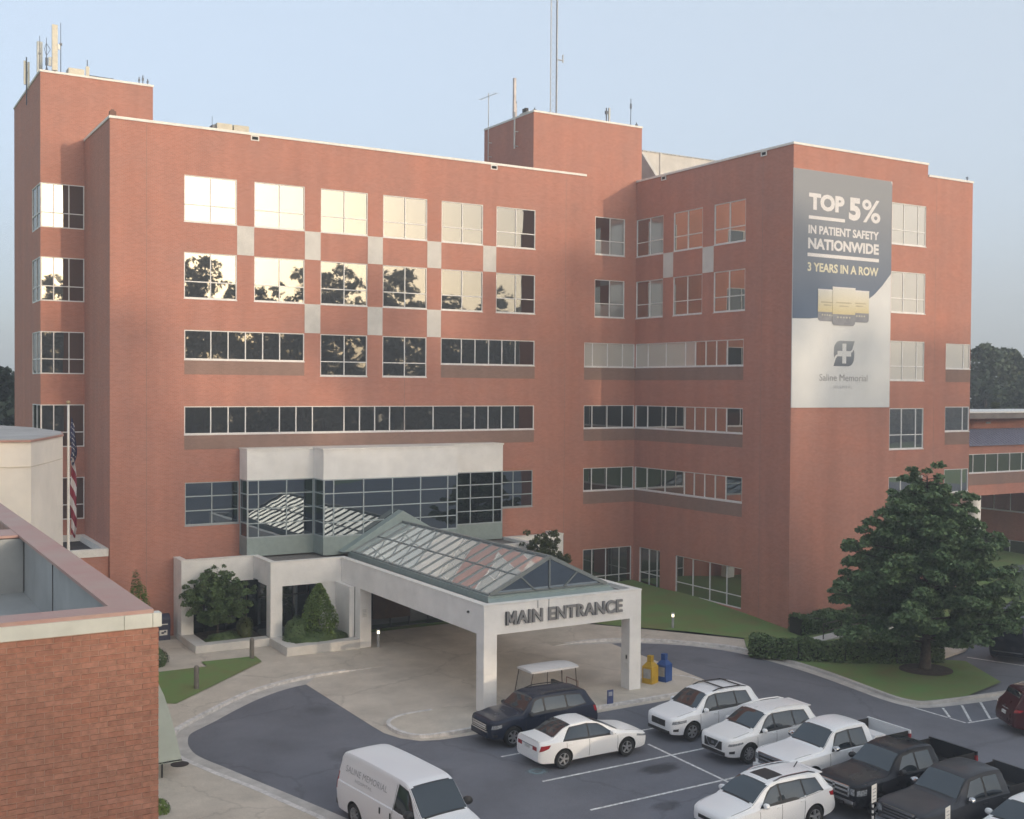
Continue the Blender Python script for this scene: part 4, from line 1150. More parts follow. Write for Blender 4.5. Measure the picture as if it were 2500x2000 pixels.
# 1 navy SUV by the island
L_, W_ = 4.87, 1.90
k = suv_keys(L_, W_, 1.72, hood=1.06, nose=.92, cowl=1.0, roof_x=(.42, -1.9), belt=1.06, zb=.30)
def ex1(B, t, part):
    front_plate(B, part, 'grille', -.52, .52, .68, .86, M_trim, .02, bars=1)
    front_plate(B, part, 'bumper', -.60, .60, .38, .60, P_navy, .05)
    front_plate(B, part, 'bumper_strip', -.58, .58, .60, .635, M_chrome, .055)
    seams(B, part, (.98, .12, -.86), .42, 1.0)
    for s_ in (-1, 1): part(patch(side_quad(B, [(-1.7, .50), (.75, .50), (.75, .56), (-1.7, .56)], s_, 12, 3), .012), 'side_moulding', M_trim)
car('suv', 'dark navy SUV with grey alloy wheels parked along the island kerb', 'car', (9.45 + 1.06 * L_ / 2, -23.28, ground(-23.3)), PI, k, P_navy, (1.50, -1.38), .37, W_, suv_glass(L_, 1.72, 1.0, (.42, -1.9), 1.06, (.10, -.92), -1.78), std_lamps(L_, W_, (.72, .90), .42, (.80, 1.06)), rim='six', extra=ex1, mirrors=(.78, 1.12, 1.1, M_trim), handles=((.25, .98), (-.75, .99)), rails=(.1, -1.7, M_trim), lower=low_trim(L_, (1.5, -1.38), .37, .31, .40))

# 2 white sedan
L_, W_ = 4.81, 1.82; a, b, w_ = L_ / 2, -L_ / 2, W_ / 2
k = [(a, .30, .56, .60, w_ * .58, w_ * .48), (a - .05, .25, .64, .68, w_ * .76, w_ * .64), (a - .18, .22, .70, .76, w_ * .89, w_ * .76), (a - .5, .20, .80, .86, w_ * .98, w_ * .82), (1.25, .20, .88, .955, w_, w_ * .84), (1.0, .20, .90, 1.03, w_, w_ * .82), (.25, .20, .92, 1.36, w_, w_ * .70), (0, .20, .92, 1.43, w_, w_ * .665), (-.45, .20, .93, 1.465, w_, w_ * .655), (-.9, .20, .95, 1.435, w_, w_ * .65),
     (-1.2, .20, .96, 1.36, w_ * .99, w_ * .655), (-1.72, .20, .97, 1.09, w_ * .98, w_ * .72), (-1.84, .21, .97, 1.045, w_ * .97, w_ * .76), (b + .18, .24, .95, 1.02, w_ * .93, w_ * .80), (b + .06, .28, .90, .985, w_ * .87, w_ * .78), (b, .33, .80, .86, w_ * .80, w_ * .72)]
def g2(B):
    o = [('windshield', top_quad(B, 1.0, .06, .93, .92)), ('rear_window', top_quad(B, -1.0, -1.70, .90, .92))]
    for s_ in (-1, 1):
        o.append(('window', side_quad(B, [(-.30, .95), (.82, .93), (.16, 1.30), (-.25, 1.36)], s_))); o.append(('window', side_quad(B, [(-1.42, .99), (-.36, .95), (-.31, 1.36), (-.98, 1.32)], s_)))
    return o
def l2(B):
    o = []
    for s_ in (-1, 1):
        o.append(('headlight', side_quad(B, [(a - .62, .70), (a - .06, .60), (a - .10, .67), (a - .60, .77)], s_), M_lamp)); o.append(('tail_light', side_quad(B, [(b + .02, .70), (b + .36, .80), (b + .44, .91), (b + .08, .90)], s_), M_tail))
    return o
def ex2(B, t, part):
    front_plate(B, part, 'grille', -.5, .5, .40, .56, M_trim, .02)
    o = front_plate(B, part, 'number_plate', -.16, .16, .70, .79, M_plate, -.02)
    front_plate(B, part, 'trunk_strip', -.36, .36, .81, .84, M_chrome, -.015)
    front_plate(B, part, 'tail_light', -.62, -.36, .70, .84, M_tail, -.012); front_plate(B, part, 'tail_light', .36, .62, .70, .84, M_tail, -.012)
    seams(B, part, (.92, -.33, -1.30), .30, .90)
    mb = MB(); mb.bar((b + .10, -.62, 1.03), (b + .10, .62, 1.03), .10, .025); part(mb, 'spoiler', P_white2)
car('sedan', 'white sedan with dark rear window parked nose to the right', 'car', (9.80 + 1.06 * L_ / 2, -26.30, ground(-26.3)), 0, k, P_white2, (1.36, -1.42), .335, W_, g2, l2, rim='five', extra=ex2, mirrors=(.62, .98, .95, P_white2), handles=((-.15, .80), (-1.15, .83)), lower=low_trim(L_, (1.36, -1.42), .335, .215, .25))

# 3 white SUV with roof rack
L_, W_ = 4.67, 1.89
k = suv_keys(L_, W_, 1.70, hood=1.02, nose=.84, cowl=1.12, roof_x=(.40, -1.78))
def ex3(B, t, part):
    front_plate(B, part, 'grille', -.40, .40, .56, .80, M_trim, .025); front_plate(B, part, 'air_intake', -.62, .62, .33, .44, M_trim, .03)
    front_plate(B, part, 'bumper_strip', -.44, .44, .545, .57, P_white, .03)
    front_plate(B, part, 'emblem', -.05, .05, .66, .70, M_chrome, .032)
    seams(B, part, (1.02, .12, -.86), .36, .98)
    mb = MB()
    for x in (-.35, -1.25):
        y, z = B.z_top(x, .90); mb.bar((x, -y, z + .07), (x, y, z + .07), .06, .03)
    part(mb, 'roof_bar', M_trim)
car('suv', 'white SUV with black roof rack and dark grille, first of the right parking row', 'car', (16.25 + 1.06 * L_ / 2, -26.08, ground(-26.1)), PI, k, P_white, (1.40, -1.30), .36, W_, suv_glass(L_, 1.70, 1.12, (.40, -1.78)), std_lamps(L_, W_, (.70, .86), .62), rim='six', extra=ex3, mirrors=(.80, 1.10, 1.1, P_white), handles=((.25, .92), (-.75, .94)), rails=(.15, -1.6, M_trim), lower=low_trim(L_, (1.4, -1.3), .36))

# 4 white crossover with chrome v grille
L_, W_ = 4.69, 1.84
k = suv_keys(L_, W_, 1.69, hood=1.02, nose=.86, cowl=1.10, roof_x=(.30, -1.80), up=.10)
def ex4(B, t, part):
    front_plate(B, part, 'grille', -.46, .46, .52, .82, M_trim, .022)
    mb = MB()
    for s_ in (-1, 1): mb.bar((B.x1 + .04, s_ * .34, .82), (B.x1 + .04, s_ * .17, .58), .03, .055)
    mb.bar((B.x1 + .04, -.17, .57), (B.x1 + .04, .17, .57), .03, .055); part(mb, 'grille_bar', M_chrome)
    front_plate(B, part, 'emblem', -.07, .07, .66, .76, M_chrome, .03)
    front_plate(B, part, 'air_intake', -.60, .60, .36, .47, M_trim, .03); front_plate(B, part, 'skid_plate', -.50, .50, .31, .345, M_chrome, .035)
    seams(B, part, (1.02, .08, -.90), .36, 1.0)
    mb = MB(); mb.bar((-1.86, -.58, 1.595), (-1.86, .58, 1.595), .22, .03); part(mb, 'spoiler', P_white2)
car('crossover', 'white crossover with chrome V grille between the roof rack SUV and the white pickup', 'car', (16.45 + 1.06 * L_ / 2, -29.20, ground(-29.2)), PI, k, P_white2, (1.40, -1.31), .36, W_, suv_glass(L_, 1.69, 1.10, (.30, -1.80), up=.10), std_lamps(L_, W_, (.70, .83), .62), rim='multi', extra=ex4, mirrors=(.74, 1.10, 1.05, P_white2), handles=((.20, .94), (-.80, .97)), rails=(.05, -1.65, P_white2), lower=low_trim(L_, (1.4, -1.31), .36))

# 5 white SUV with a sunroof, at the bottom edge
L_, W_ = 4.60, 1.85
k = suv_keys(L_, W_, 1.66, hood=1.0, nose=.80, cowl=1.18, roof_x=(.38, -1.72), up=.12)
def ex5(B, t, part):
    front_plate(B, part, 'grille', -.42, .42, .62, .72, M_trim, .02); front_plate(B, part, 'air_intake', -.60, .60, .34, .50, M_trim, .03)
    part(patch(top_quad(B, .26, -.38, .60, .60), .008), 'sunroof', M_trim, 40)
    seams(B, part, (1.02, .12, -.84), .36, 1.0)
    mb = MB(); mb.bar((-1.25, 0, 1.66), (-1.40, 0, 1.82), .02, .03); part(mb, 'antenna', M_trim)
    mb = MB(); mb.bar((-1.80, -.58, 1.565), (-1.80, .58, 1.565), .22, .03); part(mb, 'spoiler', P_white)
car('suv', 'white SUV with dark sunroof and silver roof rails at the bottom of the photo', 'car', (11.30 + 1.06 * L_ / 2, -34.85, ground(-34.85)), PI, k, P_white, (1.36, -1.30), .355, W_, suv_glass(L_, 1.66, 1.18, (.38, -1.72), up=.12), std_lamps(L_, W_, (.68, .80), .66, (.86, 1.04), .34), rim='five', extra=ex5, mirrors=(.84, 1.08, 1.1, P_white), handles=((.25, .93), (-.75, .97)), rails=(.20, -1.6, M_chrome), lower=low_trim(L_, (1.36, -1.30), .355))

# 6-8 pickups
def pickup(name, label, loc, pm, L=5.85, W=2.03, Hh=1.90, rim='five', cab=(.62, -1.02), cowl=1.35, grille='bars', chrome=True, rack=None, mirror=None):
    a, b, w = L / 2, -L / 2, W / 2; xc = cab[1]
    k = [(a, .46, 1.00, 1.05, w * .74, w * .66), (a - .05, .42, 1.06, 1.10, w * .84, w * .74), (a - .20, .40, 1.09, 1.14, w * .93, w * .80), (a - .55, .38, 1.12, 1.19, w * .99, w * .82), (cowl + .15, .38, 1.16, 1.25, w, w * .84), (cowl, .38, 1.18, 1.30, w, w * .82), (cab[0] + .12, .38, 1.20, Hh - .13, w, w * .71), (cab[0] - .15, .38, 1.20, Hh - .04, w, w * .70), (-.2, .38, 1.20, Hh, w, w * .70), (xc + .42, .38, 1.20, Hh - .02, w, w * .69), (xc + .12, .38, 1.20, Hh - .07, w, w * .67), (xc, .38, 1.20, Hh - .22, w * .995, w * .70)]
    ax = (a - .95, b + 1.25); R = .40
    p1, p2 = cab[0] - .52, xc + .34
    def gl(B):
        o = [('windshield', top_quad(B, cowl - .06, cab[0] + .10, .94, .92))]
        for s_ in (-1, 1):
            o.append(('window', side_quad(B, [(p1 + .03, 1.24), (cowl - .32, 1.23), (cab[0] - .02, Hh - .20), (p1 + .03, Hh - .15)], s_))); o.append(('window', side_quad(B, [(p2, 1.24), (p1 - .06, 1.24), (p1 - .06, Hh - .15), (p2 + .05, Hh - .17)], s_)))
        return o
    def lm(B):
        o = []
        for s_ in (-1, 1): o.append(('headlight', side_quad(B, [(a - .36, .84), (a - .05, .82), (a - .06, .99), (a - .38, 1.02)], s_), M_lamp))
        return o
    def ex(B, t, part):
        gw = .62
        if grille == 'cross':
            o = front_plate(B, part, 'grille', -gw, gw, .76, 1.08, M_trim, .03); mb = MB()
            mb.bar((a + .045, -gw, 1.06), (a + .045, gw, 1.06), .05, .07); mb.bar((a + .045, -gw, .78), (a + .045, gw, .78), .05, .05); mb.bar((a + .045, -gw, .92), (a + .045, gw, .92), .05, .06); mb.bar((a + .045, 0, .78), (a + .045, 0, 1.06), .05, .09, up=(0, 1, 0))
            for s_ in (-1, 1): mb.bar((a + .045, s_ * gw, .78), (a + .045, s_ * gw, 1.06), .05, .06, up=(0, 1, 0))
            mb.build('grille_bar', M_chrome, o)
        else:
            front_plate(B, part, 'grille', -gw, gw, .72, 1.08, M_trim, .03, bars=4 if grille == 'bars' else 3)
        for s_ in (-1, 1): front_plate(B, part, 'headlight', s_ * gw if s_ > 0 else -w * .78, w * .78 if s_ > 0 else -gw, .82, 1.02, M_lamp, .012)
        front_plate(B, part, 'bumper', -w * .82, w * .82, .46, .66, M_chrome if chrome else pm, .08); front_plate(B, part, 'air_intake', -.45, .45, .50, .58, M_trim, .09)
        seams(B, part, (cowl - .18, p1 - .02, xc + .16), .50, 1.16)
        for s_ in (-1, 1): part(patch(side_quad(B, [(xc + .1, .39), (ax[0] - .52, .39), (ax[0] - .52, .46), (xc + .1, .46)], s_, 8, 3), .02), 'running_board', M_trim)
        # cargo bed
        mb = MB(); x0, x1 = b, xc - .03; ww = w * .985; th = .075; zt, zf = 1.37, .80
        mb.mi = 0
        for s_ in (-1, 1):
            y0, y1 = (ww - th, ww) if s_ > 0 else (-ww, -ww + th)
            mb.box(x0 + .08, x1, y0, y1, .46, zt)
        mb.box(x1 - .06, x1, -ww + th, ww - th, zf, zt - .02)
        mb.box(x0 + .08, x1 - .06, -ww + th, ww - th, zf - .06, zf)
        bo = cut_wheels(mb, 'cargo_bed', (ax[1],), R, W, [pm], 30); bo.parent = t
        mb = MB(); mb.box(x0, x0 + .075, -ww * .985, ww * .985, .62, zt); part(mb, 'tailgate', pm)
        mb = MB(); mb.box(x0 - .12, x0 + .05, -ww * .93, ww * .93, .44, .60); part(mb, 'bumper', M_chrome)
        mb = MB()
        mb.box(x0 + .09, x1 - .07, -ww + th + .003, -ww + th + .02, zf, zt - .03); mb.box(x0 + .09, x1 - .07, ww - th - .02, ww - th - .003, zf, zt - .03); mb.box(x0 + .08, x1 - .065, -ww + th + .02, ww - th - .02, zf + .003, zf + .02)
        for s_ in (-1, 1): mb.box(ax[1] - .45, ax[1] + .45, min(s_ * (ww - th - .02), s_ * (ww - .30)), max(s_ * (ww - th - .02), s_ * (ww - .30)), zf + .02, zf + .28)
        part(mb, 'bed_liner', M_trim if rack is None else M_trim)
        for s_ in (-1, 1):
            mb = MB(); mb.box(x0 + .02, x0 + .10, s_ * ww - .07 if s_ > 0 else -ww - .012, s_ * ww + .012 if s_ > 0 else -ww + .07, .85, 1.25); part(mb, 'tail_light', M_tail)
        mb = MB(); mb.box(xc - .012, xc - .002, -w * .58, w * .58, 1.30, Hh - .26); part(mb, 'rear_window', M_cglass)
        if rack: rack(B, t, part, x0, x1, ww, zt)
    return car(name, label, 'pickup truck', loc, PI, k, pm, ax, R, W, gl, lm, rim=rim, extra=ex, mirrors=(cowl - .42, 1.30, 1.25, mirror or pm), handles=((p1 + .12, 1.08), (xc + .32, 1.08)), rr=.09)
def toolbox(B, t, part, x0, x1, ww, zt):
    mb = MB(); mb.box(x1 - .60, x1 - .08, -ww + .08, ww - .08, zt - .30, zt + .03); part(mb, 'tool_box', P_white)
LP = 6.2
pickup('pickup_truck', 'white crew cab pickup with chrome barred grille and open bed', (16.45 + LP / 2, -32.38, ground(-32.4)), P_white, grille='three', mirror=M_chrome, chrome=False, rack=toolbox)
pickup('pickup_truck', 'black pickup with chrome cross grille between the white pickup and grey pickup', (16.62 + LP / 2, -35.22, ground(-35.2)), P_black, grille='cross', L=5.8, mirror=M_trim)
pickup('pickup_truck', 'graphite grey crew cab pickup with large chrome grille, right of the sign post', (16.55 + LP / 2, -38.0, ground(-38)), P_grey, grille='bars', Hh=1.93, mirror=M_chrome)

# 9 white car cut by the corner of the photo
L_, W_ = 4.67, 1.85
k = suv_keys(L_, W_, 1.62, hood=.98, nose=.80, cowl=1.10, roof_x=(.30, -1.75))
car('hatchback', 'white car with pale roof in the bottom right corner beside the grey pickup', 'car', (17.35 + 1.06 * L_ / 2, -40.55, ground(-40.5)), PI, k, P_white2, (1.38, -1.3), .34, W_, suv_glass(L_, 1.62, 1.10, (.30, -1.75)), std_lamps(L_, W_), extra=lambda B, t, p: front_plate(B, p, 'grille', -.4, .4, .6, .74, M_trim, .02), mirrors=(.76, 1.08, 1.1, P_white2))

# 10 maroon SUV at the right edge, 11 black SUV beyond the tree
L_, W_ = 5.1, 1.98
k = suv_keys(L_, W_, 1.78, hood=1.08, nose=.9, cowl=1.2, roof_x=(.5, -2.05), belt=1.08)
def ex10(B, t, part):
    front_plate(B, part, 'number_plate', -.16, .16, .72, .84, M_plate, -.03)
    front_plate(B, part, 'tailgate_strip', -.30, .30, .93, .96, M_chrome, -.03, x=B.x0 + .08)
hd = Vector((0.86, -0.51, 0))
car('suv', 'maroon SUV seen from behind at the right edge past the hatched lines', 'car', (30.05 + hd.x * 2.7, -32.15 + hd.y * 2.7, ground(-33.0)), math.atan2(hd.y, hd.x), k, P_mar, (1.5, -1.45), .38, W_, suv_glass(L_, 1.78, 1.2, (.5, -2.05), 1.08, (.1, -.95), -1.9), std_lamps(L_, W_, tz=(.92, 1.06), tl=.30), extra=ex10, rails=(.2, -1.9, M_chrome), mirrors=(.9, 1.14, 1.1, P_mar))
k = suv_keys(L_, W_, 1.78, hood=1.08, nose=.9, cowl=1.2, roof_x=(.5, -2.05), belt=1.08)
def ex11(B, t, part): front_plate(B, part, 'bumper_strip', -.7, .7, .52, .57, M_chrome, -.03)
hd = Vector((0.91, 0.41, 0))
car('suv', 'black SUV half hidden by the big tree at the far right kerb', 'car', (40.0 + hd.x * 2.85, -25.2 + hd.y * 2.85, ground(-24.5)), math.atan2(hd.y, hd.x), k, P_dark, (1.5, -1.45), .38, W_, suv_glass(L_, 1.78, 1.2, (.5, -2.05), 1.08, (.1, -.95), -1.9), std_lamps(L_, W_), extra=ex11, mirrors=(.9, 1.14, 1.1, P_dark))

# 12 white panel van
L_, W_ = 5.69, 2.01; a, b, w_ = L_ / 2, -L_ / 2, W_ / 2
k = [(a, .34, .84, .90, w_ * .70, w_ * .60), (a - .06, .30, .90, .97, w_ * .84, w_ * .72), (a - .22, .28, .96, 1.05, w_ * .93, w_ * .78), (a - .85, .28, 1.12, 1.22, w_ * .985, w_ * .82), (a - 1.0, .28, 1.15, 1.32, w_ * .985, w_ * .83), (a - 1.72, .28, 1.20, 1.99, w_, w_ * .79), (a - 1.95, .28, 1.22, 2.07, w_, w_ * .775), (a - 2.4, .28, 1.22, 2.10, w_, w_ * .775), (-1.2, .28, 1.22, 2.12, w_, w_ * .775), (b + .55, .28, 1.22, 2.10, w_, w_ * .77), (b + .18, .28, 1.22, 2.05, w_ * .98, w_ * .75), (b + .03, .32, 1.20, 1.90, w_ * .94, w_ * .74), (b, .40, 1.18, 1.80, w_ * .90, w_ * .72)]
def g12(B):
    o = [('windshield', top_quad(B, a - 1.0, a - 1.68, .93, .92, 9, 11))]
    for s_ in (-1, 1): o.append(('window', side_quad(B, [(a - 2.22, 1.26), (a - 1.18, 1.22), (a - 1.72, 1.86), (a - 2.16, 1.93)], s_)))
    return o
def l12(B):
    o = []
    for s_ in (-1, 1): o.append(('headlight', side_quad(B, [(a - .30, .66), (a - .05, .64), (a - .06, .84), (a - .30, .88)], s_), M_lamp)); o.append(('tail_light', side_quad(B, [(b + .02, .95), (b + .12, .95), (b + .12, 1.45), (b + .02, 1.45)], s_), M_tail))
    return o
def ex12(B, t, part):
    front_plate(B, part, 'grille', -.5, .5, .58, .82, M_trim, .03, bars=2); front_plate(B, part, 'bumper', -.80, .80, .36, .54, M_trim, .06); front_plate(B, part, 'bumper', -.88, .88, .40, .56, M_trim, -.09)
    seams(B, part, (a - 1.10,), .40, 1.10); seams(B, part, (a - 2.28,), .40, 1.93)
    for x in (a - 2.36, a - 2.95):
        mb = MB(); y = -(B.y_at(x, 1.0) + .012); mb.box(x - .025, x + .025, y - .012, y + .012, .92, 1.10); part(mb, 'door_handle', M_trim)
    for txt, x0, x1, z0, z1 in (('SALINE MEMORIAL', a - 5.2, a - 2.75, 1.56, 1.74), ('HOSPITAL', a - 4.55, a - 3.55, 1.38, 1.47)):
        me = text_mesh(txt, 1.0, 0.0, 0.0, 1.05)
        co = np.array([v.co[:] for v in me.vertices]); lo, hi = co.min(0), co.max(0)
        for v in me.vertices:
            x = x0 + (x1 - x0) * (v.co.x - lo[0]) / (hi[0] - lo[0]); z = z0 + (z1 - z0) * (v.co.y - lo[1]) / (hi[1] - lo[1])
            v.co = (x, -(B.y_at(x, z) + .006), z)
        me.materials.append(mat('van_letter', (0.34, 0.36, 0.39), 0.5)); link('lettering', me, t)
hd = Vector((0.115, -0.993, 0))
vc = Vector((2.72, -27.05, 0)) + hd * (1.06 * L_ / 2)
car('van', 'white panel van with faded grey lettering on its side', 'van', (vc.x, vc.y, ground(vc.y)), math.atan2(hd.y, hd.x), k, P_van, (a - 1.05, b + 1.18), .37, W_, g12, l12, rim='steel', extra=ex12, mirrors=(a - 1.35, 1.34, 1.5, M_trim), rr=.16)
# ------------------------------------------------------------------ foliage
def leaves(name, P, S, m, seed=1, flat=0.35, parent=None, aspect=1.5, fold=0.25):
    """one leaf-sized bent quad at every point P (n,3) with size S (n)"""
    g = np.random.default_rng(seed); P = np.asarray(P, float); n = len(P); S = np.broadcast_to(np.asarray(S, float), (n,))
    nz = g.normal(size=(n, 3)); nz[:, 2] = np.abs(nz[:, 2]) + flat; nz /= np.linalg.norm(nz, axis=1)[:, None]
    t = g.normal(size=(n, 3)); a = np.cross(nz, t); a /= np.linalg.norm(a, axis=1)[:, None]; b = np.cross(nz, a)
    a = a * (S * .5 * aspect)[:, None]; b = b * (S * .5)[:, None]; d = nz * (S * fold)[:, None]
    V = np.empty((n, 4, 3)); V[:, 0] = P - a; V[:, 1] = P + b + d * .5; V[:, 2] = P + a - d * .3; V[:, 3] = P - b + d * .5
    me = bpy.data.meshes.new(name); me.vertices.add(n * 4); me.loops.add(n * 4); me.polygons.add(n)
    me.vertices.foreach_set('co', V.reshape(-1)); me.loops.foreach_set('vertex_index', np.arange(n * 4, dtype=np.int32))
    me.polygons.foreach_set('loop_start', np.arange(0, n * 4, 4, dtype=np.int32)); me.polygons.foreach_set('loop_total', np.full(n, 4, dtype=np.int32))
    me.update(calc_edges=True); me.materials.append(m)
    return link(name, me, parent)

def clump_cloud(g, C, R, per, squash=.6, shell=.55):
    """points inside ellipsoidal tufts at centres C with radii R"""
    out = []
    for c, r in zip(C, R):
        k = max(3, int(per * r * r))
        d = g.normal(size=(k, 3)); d /= np.linalg.norm(d, axis=1)[:, None]
        q = d * (r * (shell + (1 - shell) * g.random(k)))[:, None]; q[:, 2] *= squash; q[:, 2] -= (np.hypot(q[:, 0], q[:, 1]) / r) ** 2 * r * .22
        out.append(q + c)
    return np.concatenate(out)

def crown_tree(name, label, cat, loc, h, prof, trunk_r, m, seed, nlimb=46, tuft=(.55, 1.0), per=520, leaf=.16, z0=1.4, gap=.25, parts=True, group=None, lean=(0, 0), squash=.5):
    """trunk and limbs with leaf tufts along them; prof = [(relative height, radius)]"""
    g = np.random.default_rng(seed); t = thing(name, label, cat, loc, 0, group)
    pz = np.array([p[0] * h for p in prof]); pr = np.array([p[1] for p in prof])
    mb = MB(); segs = 7; pts = []
    for i in range(segs + 1):
        z = h * .93 * i / segs; pts.append((lean[0] * z + g.normal() * .04 * (i > 0), lean[1] * z + g.normal() * .04 * (i > 0), z))
    for i in range(segs):
        mb.tube(pts[i], pts[i + 1], trunk_r * (1 - i / segs * .85) * (1.35 if i == 0 else 1), trunk_r * (1 - (i + 1) / segs * .85), 9)
    C = []; R = []
    for k in range(nlimb):
        f = (k + .5) / nlimb; z = z0 + (h * .97 - z0) * f; ang = k * 2.39996 + g.normal() * .25
        rmax = np.interp(z, pz, pr) * g.uniform(.78, 1.08)
        bx, by = lean[0] * z, lean[1] * z
        base = Vector((bx, by, max(.4, z - rmax * .22))); tip = Vector((bx + math.cos(ang) * rmax, by + math.sin(ang) * rmax, z - rmax * .04))
        mb.tube(base, tip, max(.012, trunk_r * .30 * (1 - f * .7)), .012, 5, caps=False)
        nt_ = max(1, int(rmax / (tuft[0] * .95)))
        for j in range(nt_):
            s_ = (j + 1) / nt_
            if s_ < gap and nt_ > 2: continue
            p = base.lerp(tip, s_); rr = g.uniform(*tuft) * (1.05 - .35 * s_) * (.6 + .4 * min(1, rmax / 2.5))
            C.append((p.x + g.normal() * .18, p.y + g.normal() * .18, p.z + g.normal() * .12)); R.append(rr)
    mb.build('trunk', M_bark, t, smooth=60)
    P = clump_cloud(g, np.array(C), np.array(R), per, squash)
    leaves('crown', P, leaf * g.uniform(.7, 1.35, len(P)), m, seed, parent=t)
    return t

def bush(name, label, cat, loc, dims, m, seed, n=3000, leaf=.09, group=None, lump=.18, stem=False):
    """rounded shrub: leaves over a lumpy ellipsoid"""
    g = np.random.default_rng(seed); t = thing(name, label, cat, loc, 0, group)
    d = g.normal(size=(n, 3)); d /= np.linalg.norm(d, axis=1)[:, None]; d[:, 2] = np.abs(d[:, 2]) * 1.1 - .12
    ph = g.random(6) * 6
    r = 1 + lump * (np.sin(d[:, 0] * 5 + ph[0]) * np.cos(d[:, 1] * 5 + ph[1]) + .6 * np.sin(d[:, 2] * 8 + ph[2] + d[:, 0] * 4)) * .6
    r *= .72 + .28 * g.random(n) ** .4
    P = d * r[:, None] * np.array(dims) * .5; P[:, 2] = d[:, 2] * r * dims[2] * .92 + dims[2] * .06
    leaves('foliage', P, leaf * g.uniform(.7, 1.3, n), m, seed, parent=t)
    mb = MB()
    for k in range(5):
        a = k * 1.257; mb.tube((0, 0, -.02), (math.cos(a) * dims[0] * .25, math.sin(a) * dims[1] * .25, dims[2] * .6), .03, .01, 5)
    mb.build('stem', M_bark, t)
    return t

def hedge(label, path, wd, hgt, m, seed, dens=520, leaf=.085, base=.12, zfun=None):
    """clipped hedge along a path: leaves over a rounded box section, twiggy dark core"""
    g = np.random.default_rng(seed); P0 = [Vector((x, y, 0)) for x, y in path]
    t = thing('hedge', label, 'hedge', (path[0][0], path[0][1], gz(path[0][1]) + base))
    pts = []; L = 0; core = []
    for a, b in zip(P0[:-1], P0[1:]):
        d = b - a; l = d.length; L += l; d.normalize(); nn = Vector((-d.y, d.x, 0)); k = int(l * dens)
        for _ in range(k):
            s_ = g.random() * l; q = g.random() * (wd + 2 * hgt); 
            if q < hgt: off, z = -wd / 2, q
            elif q < hgt + wd: off, z = -wd / 2 + (q - hgt), hgt
            else: off, z = wd / 2, hgt - (q - hgt - wd)
            r_ = .86 + .18 * g.random() + .05 * math.sin(s_ * 3.1 + seed) * math.sin(s_ * 1.3)
            z2 = z * (1 if abs(off) < wd / 2 - .01 else 1) ; cor = (abs(off) / (wd / 2)) ** 4 * (z / hgt) ** 4
            p = a + d * s_ + nn * off * r_ * (1 - .12 * cor)
            pts.append((p.x - path[0][0], p.y - path[0][1], gz(p.y) - gz(path[0][1]) + z2 * (1 - .10 * cor) * (.94 + .08 * math.sin(s_ * 2.3 + seed)) * r_))
        core.append((a, b, d, nn))
    leaves('foliage', pts, leaf * g.uniform(.7, 1.4, len(pts)), m, seed, parent=t)
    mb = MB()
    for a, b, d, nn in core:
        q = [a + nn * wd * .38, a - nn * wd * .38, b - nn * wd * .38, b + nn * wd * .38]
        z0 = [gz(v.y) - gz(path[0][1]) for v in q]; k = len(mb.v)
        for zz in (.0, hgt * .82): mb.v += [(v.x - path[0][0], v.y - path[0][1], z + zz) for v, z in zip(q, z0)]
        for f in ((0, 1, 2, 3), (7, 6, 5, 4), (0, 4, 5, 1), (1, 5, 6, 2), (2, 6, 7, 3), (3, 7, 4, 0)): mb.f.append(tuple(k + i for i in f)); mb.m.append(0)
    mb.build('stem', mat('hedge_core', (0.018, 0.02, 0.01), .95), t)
    return t

# big tree on the right lawn
crown_tree('oak_tree', 'large dark green tree standing on the right lawn near the kerb', 'tree', (34.78, -24.25, gz(-24.25) + .13), 10.45, [(0, 0), (.16, 2.6), (.21, 4.5), (.30, 5.3), (.40, 5.0), (.50, 4.3), (.60, 3.6), (.70, 2.9), (.80, 2.05), (.90, 1.15), (1, .25)], .24, L_tree, 11, nlimb=104, tuft=(.44, .80), per=820, leaf=.135, z0=2.3, squash=.42)
mb = MB(); mb.lathe([(0.001, .05), (1.0, .04), (1.35, 0.0)], 24, 'z', (34.78, -24.25, gz(-24.25) + .15)); tag(mb.build('mulch_bed', M_soil), 'dark mulch ring round the foot of the large tree', 'mulch')
# entrance planters
def planter(label, x0, x1, y0, y1):
    t = thing('planter', label, 'planter', (x0, y0, 0)); mb = MB(); wd = .78
    mb.box(0, x1 - x0, 0, wd * .85, -.05, .5); mb.box(0, .70, wd * .85, y1 - y0, -.05, .5); mb.build('planter_wall', M_conc, t)
    mb = MB(); mb.box(.7, x1 - x0, wd * .85, y1 - y0, -.05, .42); mb.build('soil', M_soil, t)
    return t
planter('left concrete planter with a multi stemmed small tree', 3.30, 7.22, -4.55, -1.0)
planter('right concrete planter with a cone shaped bright green shrub', 7.24, 11.28, -7.15, -4.46)
planter('right concrete planter beyond the canopy, mostly hidden', 19.80, 23.80, -6.8, -4.47)
crown_tree('small_tree', 'small dark leaved tree in the left planter by the entrance', 'tree', (4.95, -2.75, .42), 3.85, [(0, .2), (.22, .5), (.34, 1.2), (.46, 1.85), (.58, 1.95), (.72, 1.75), (.84, 1.2), (1, .35)], .06, L_hedge, 23, nlimb=46, tuft=(.26, .44), per=1500, leaf=.095, z0=.9, squash=.6)
bush('shrub', 'low olive shrub with a pale flower head in the left planter', 'shrub', (6.35, -3.0, .42), (1.0, .9, 1.15), L_olive, 24, 1500, .07)
bush('shrub', 'dark ground shrub at the front of the left planter', 'shrub', (5.1, -3.45, .42), (2.0, .6, .45), L_hedge, 25, 1500, .07)
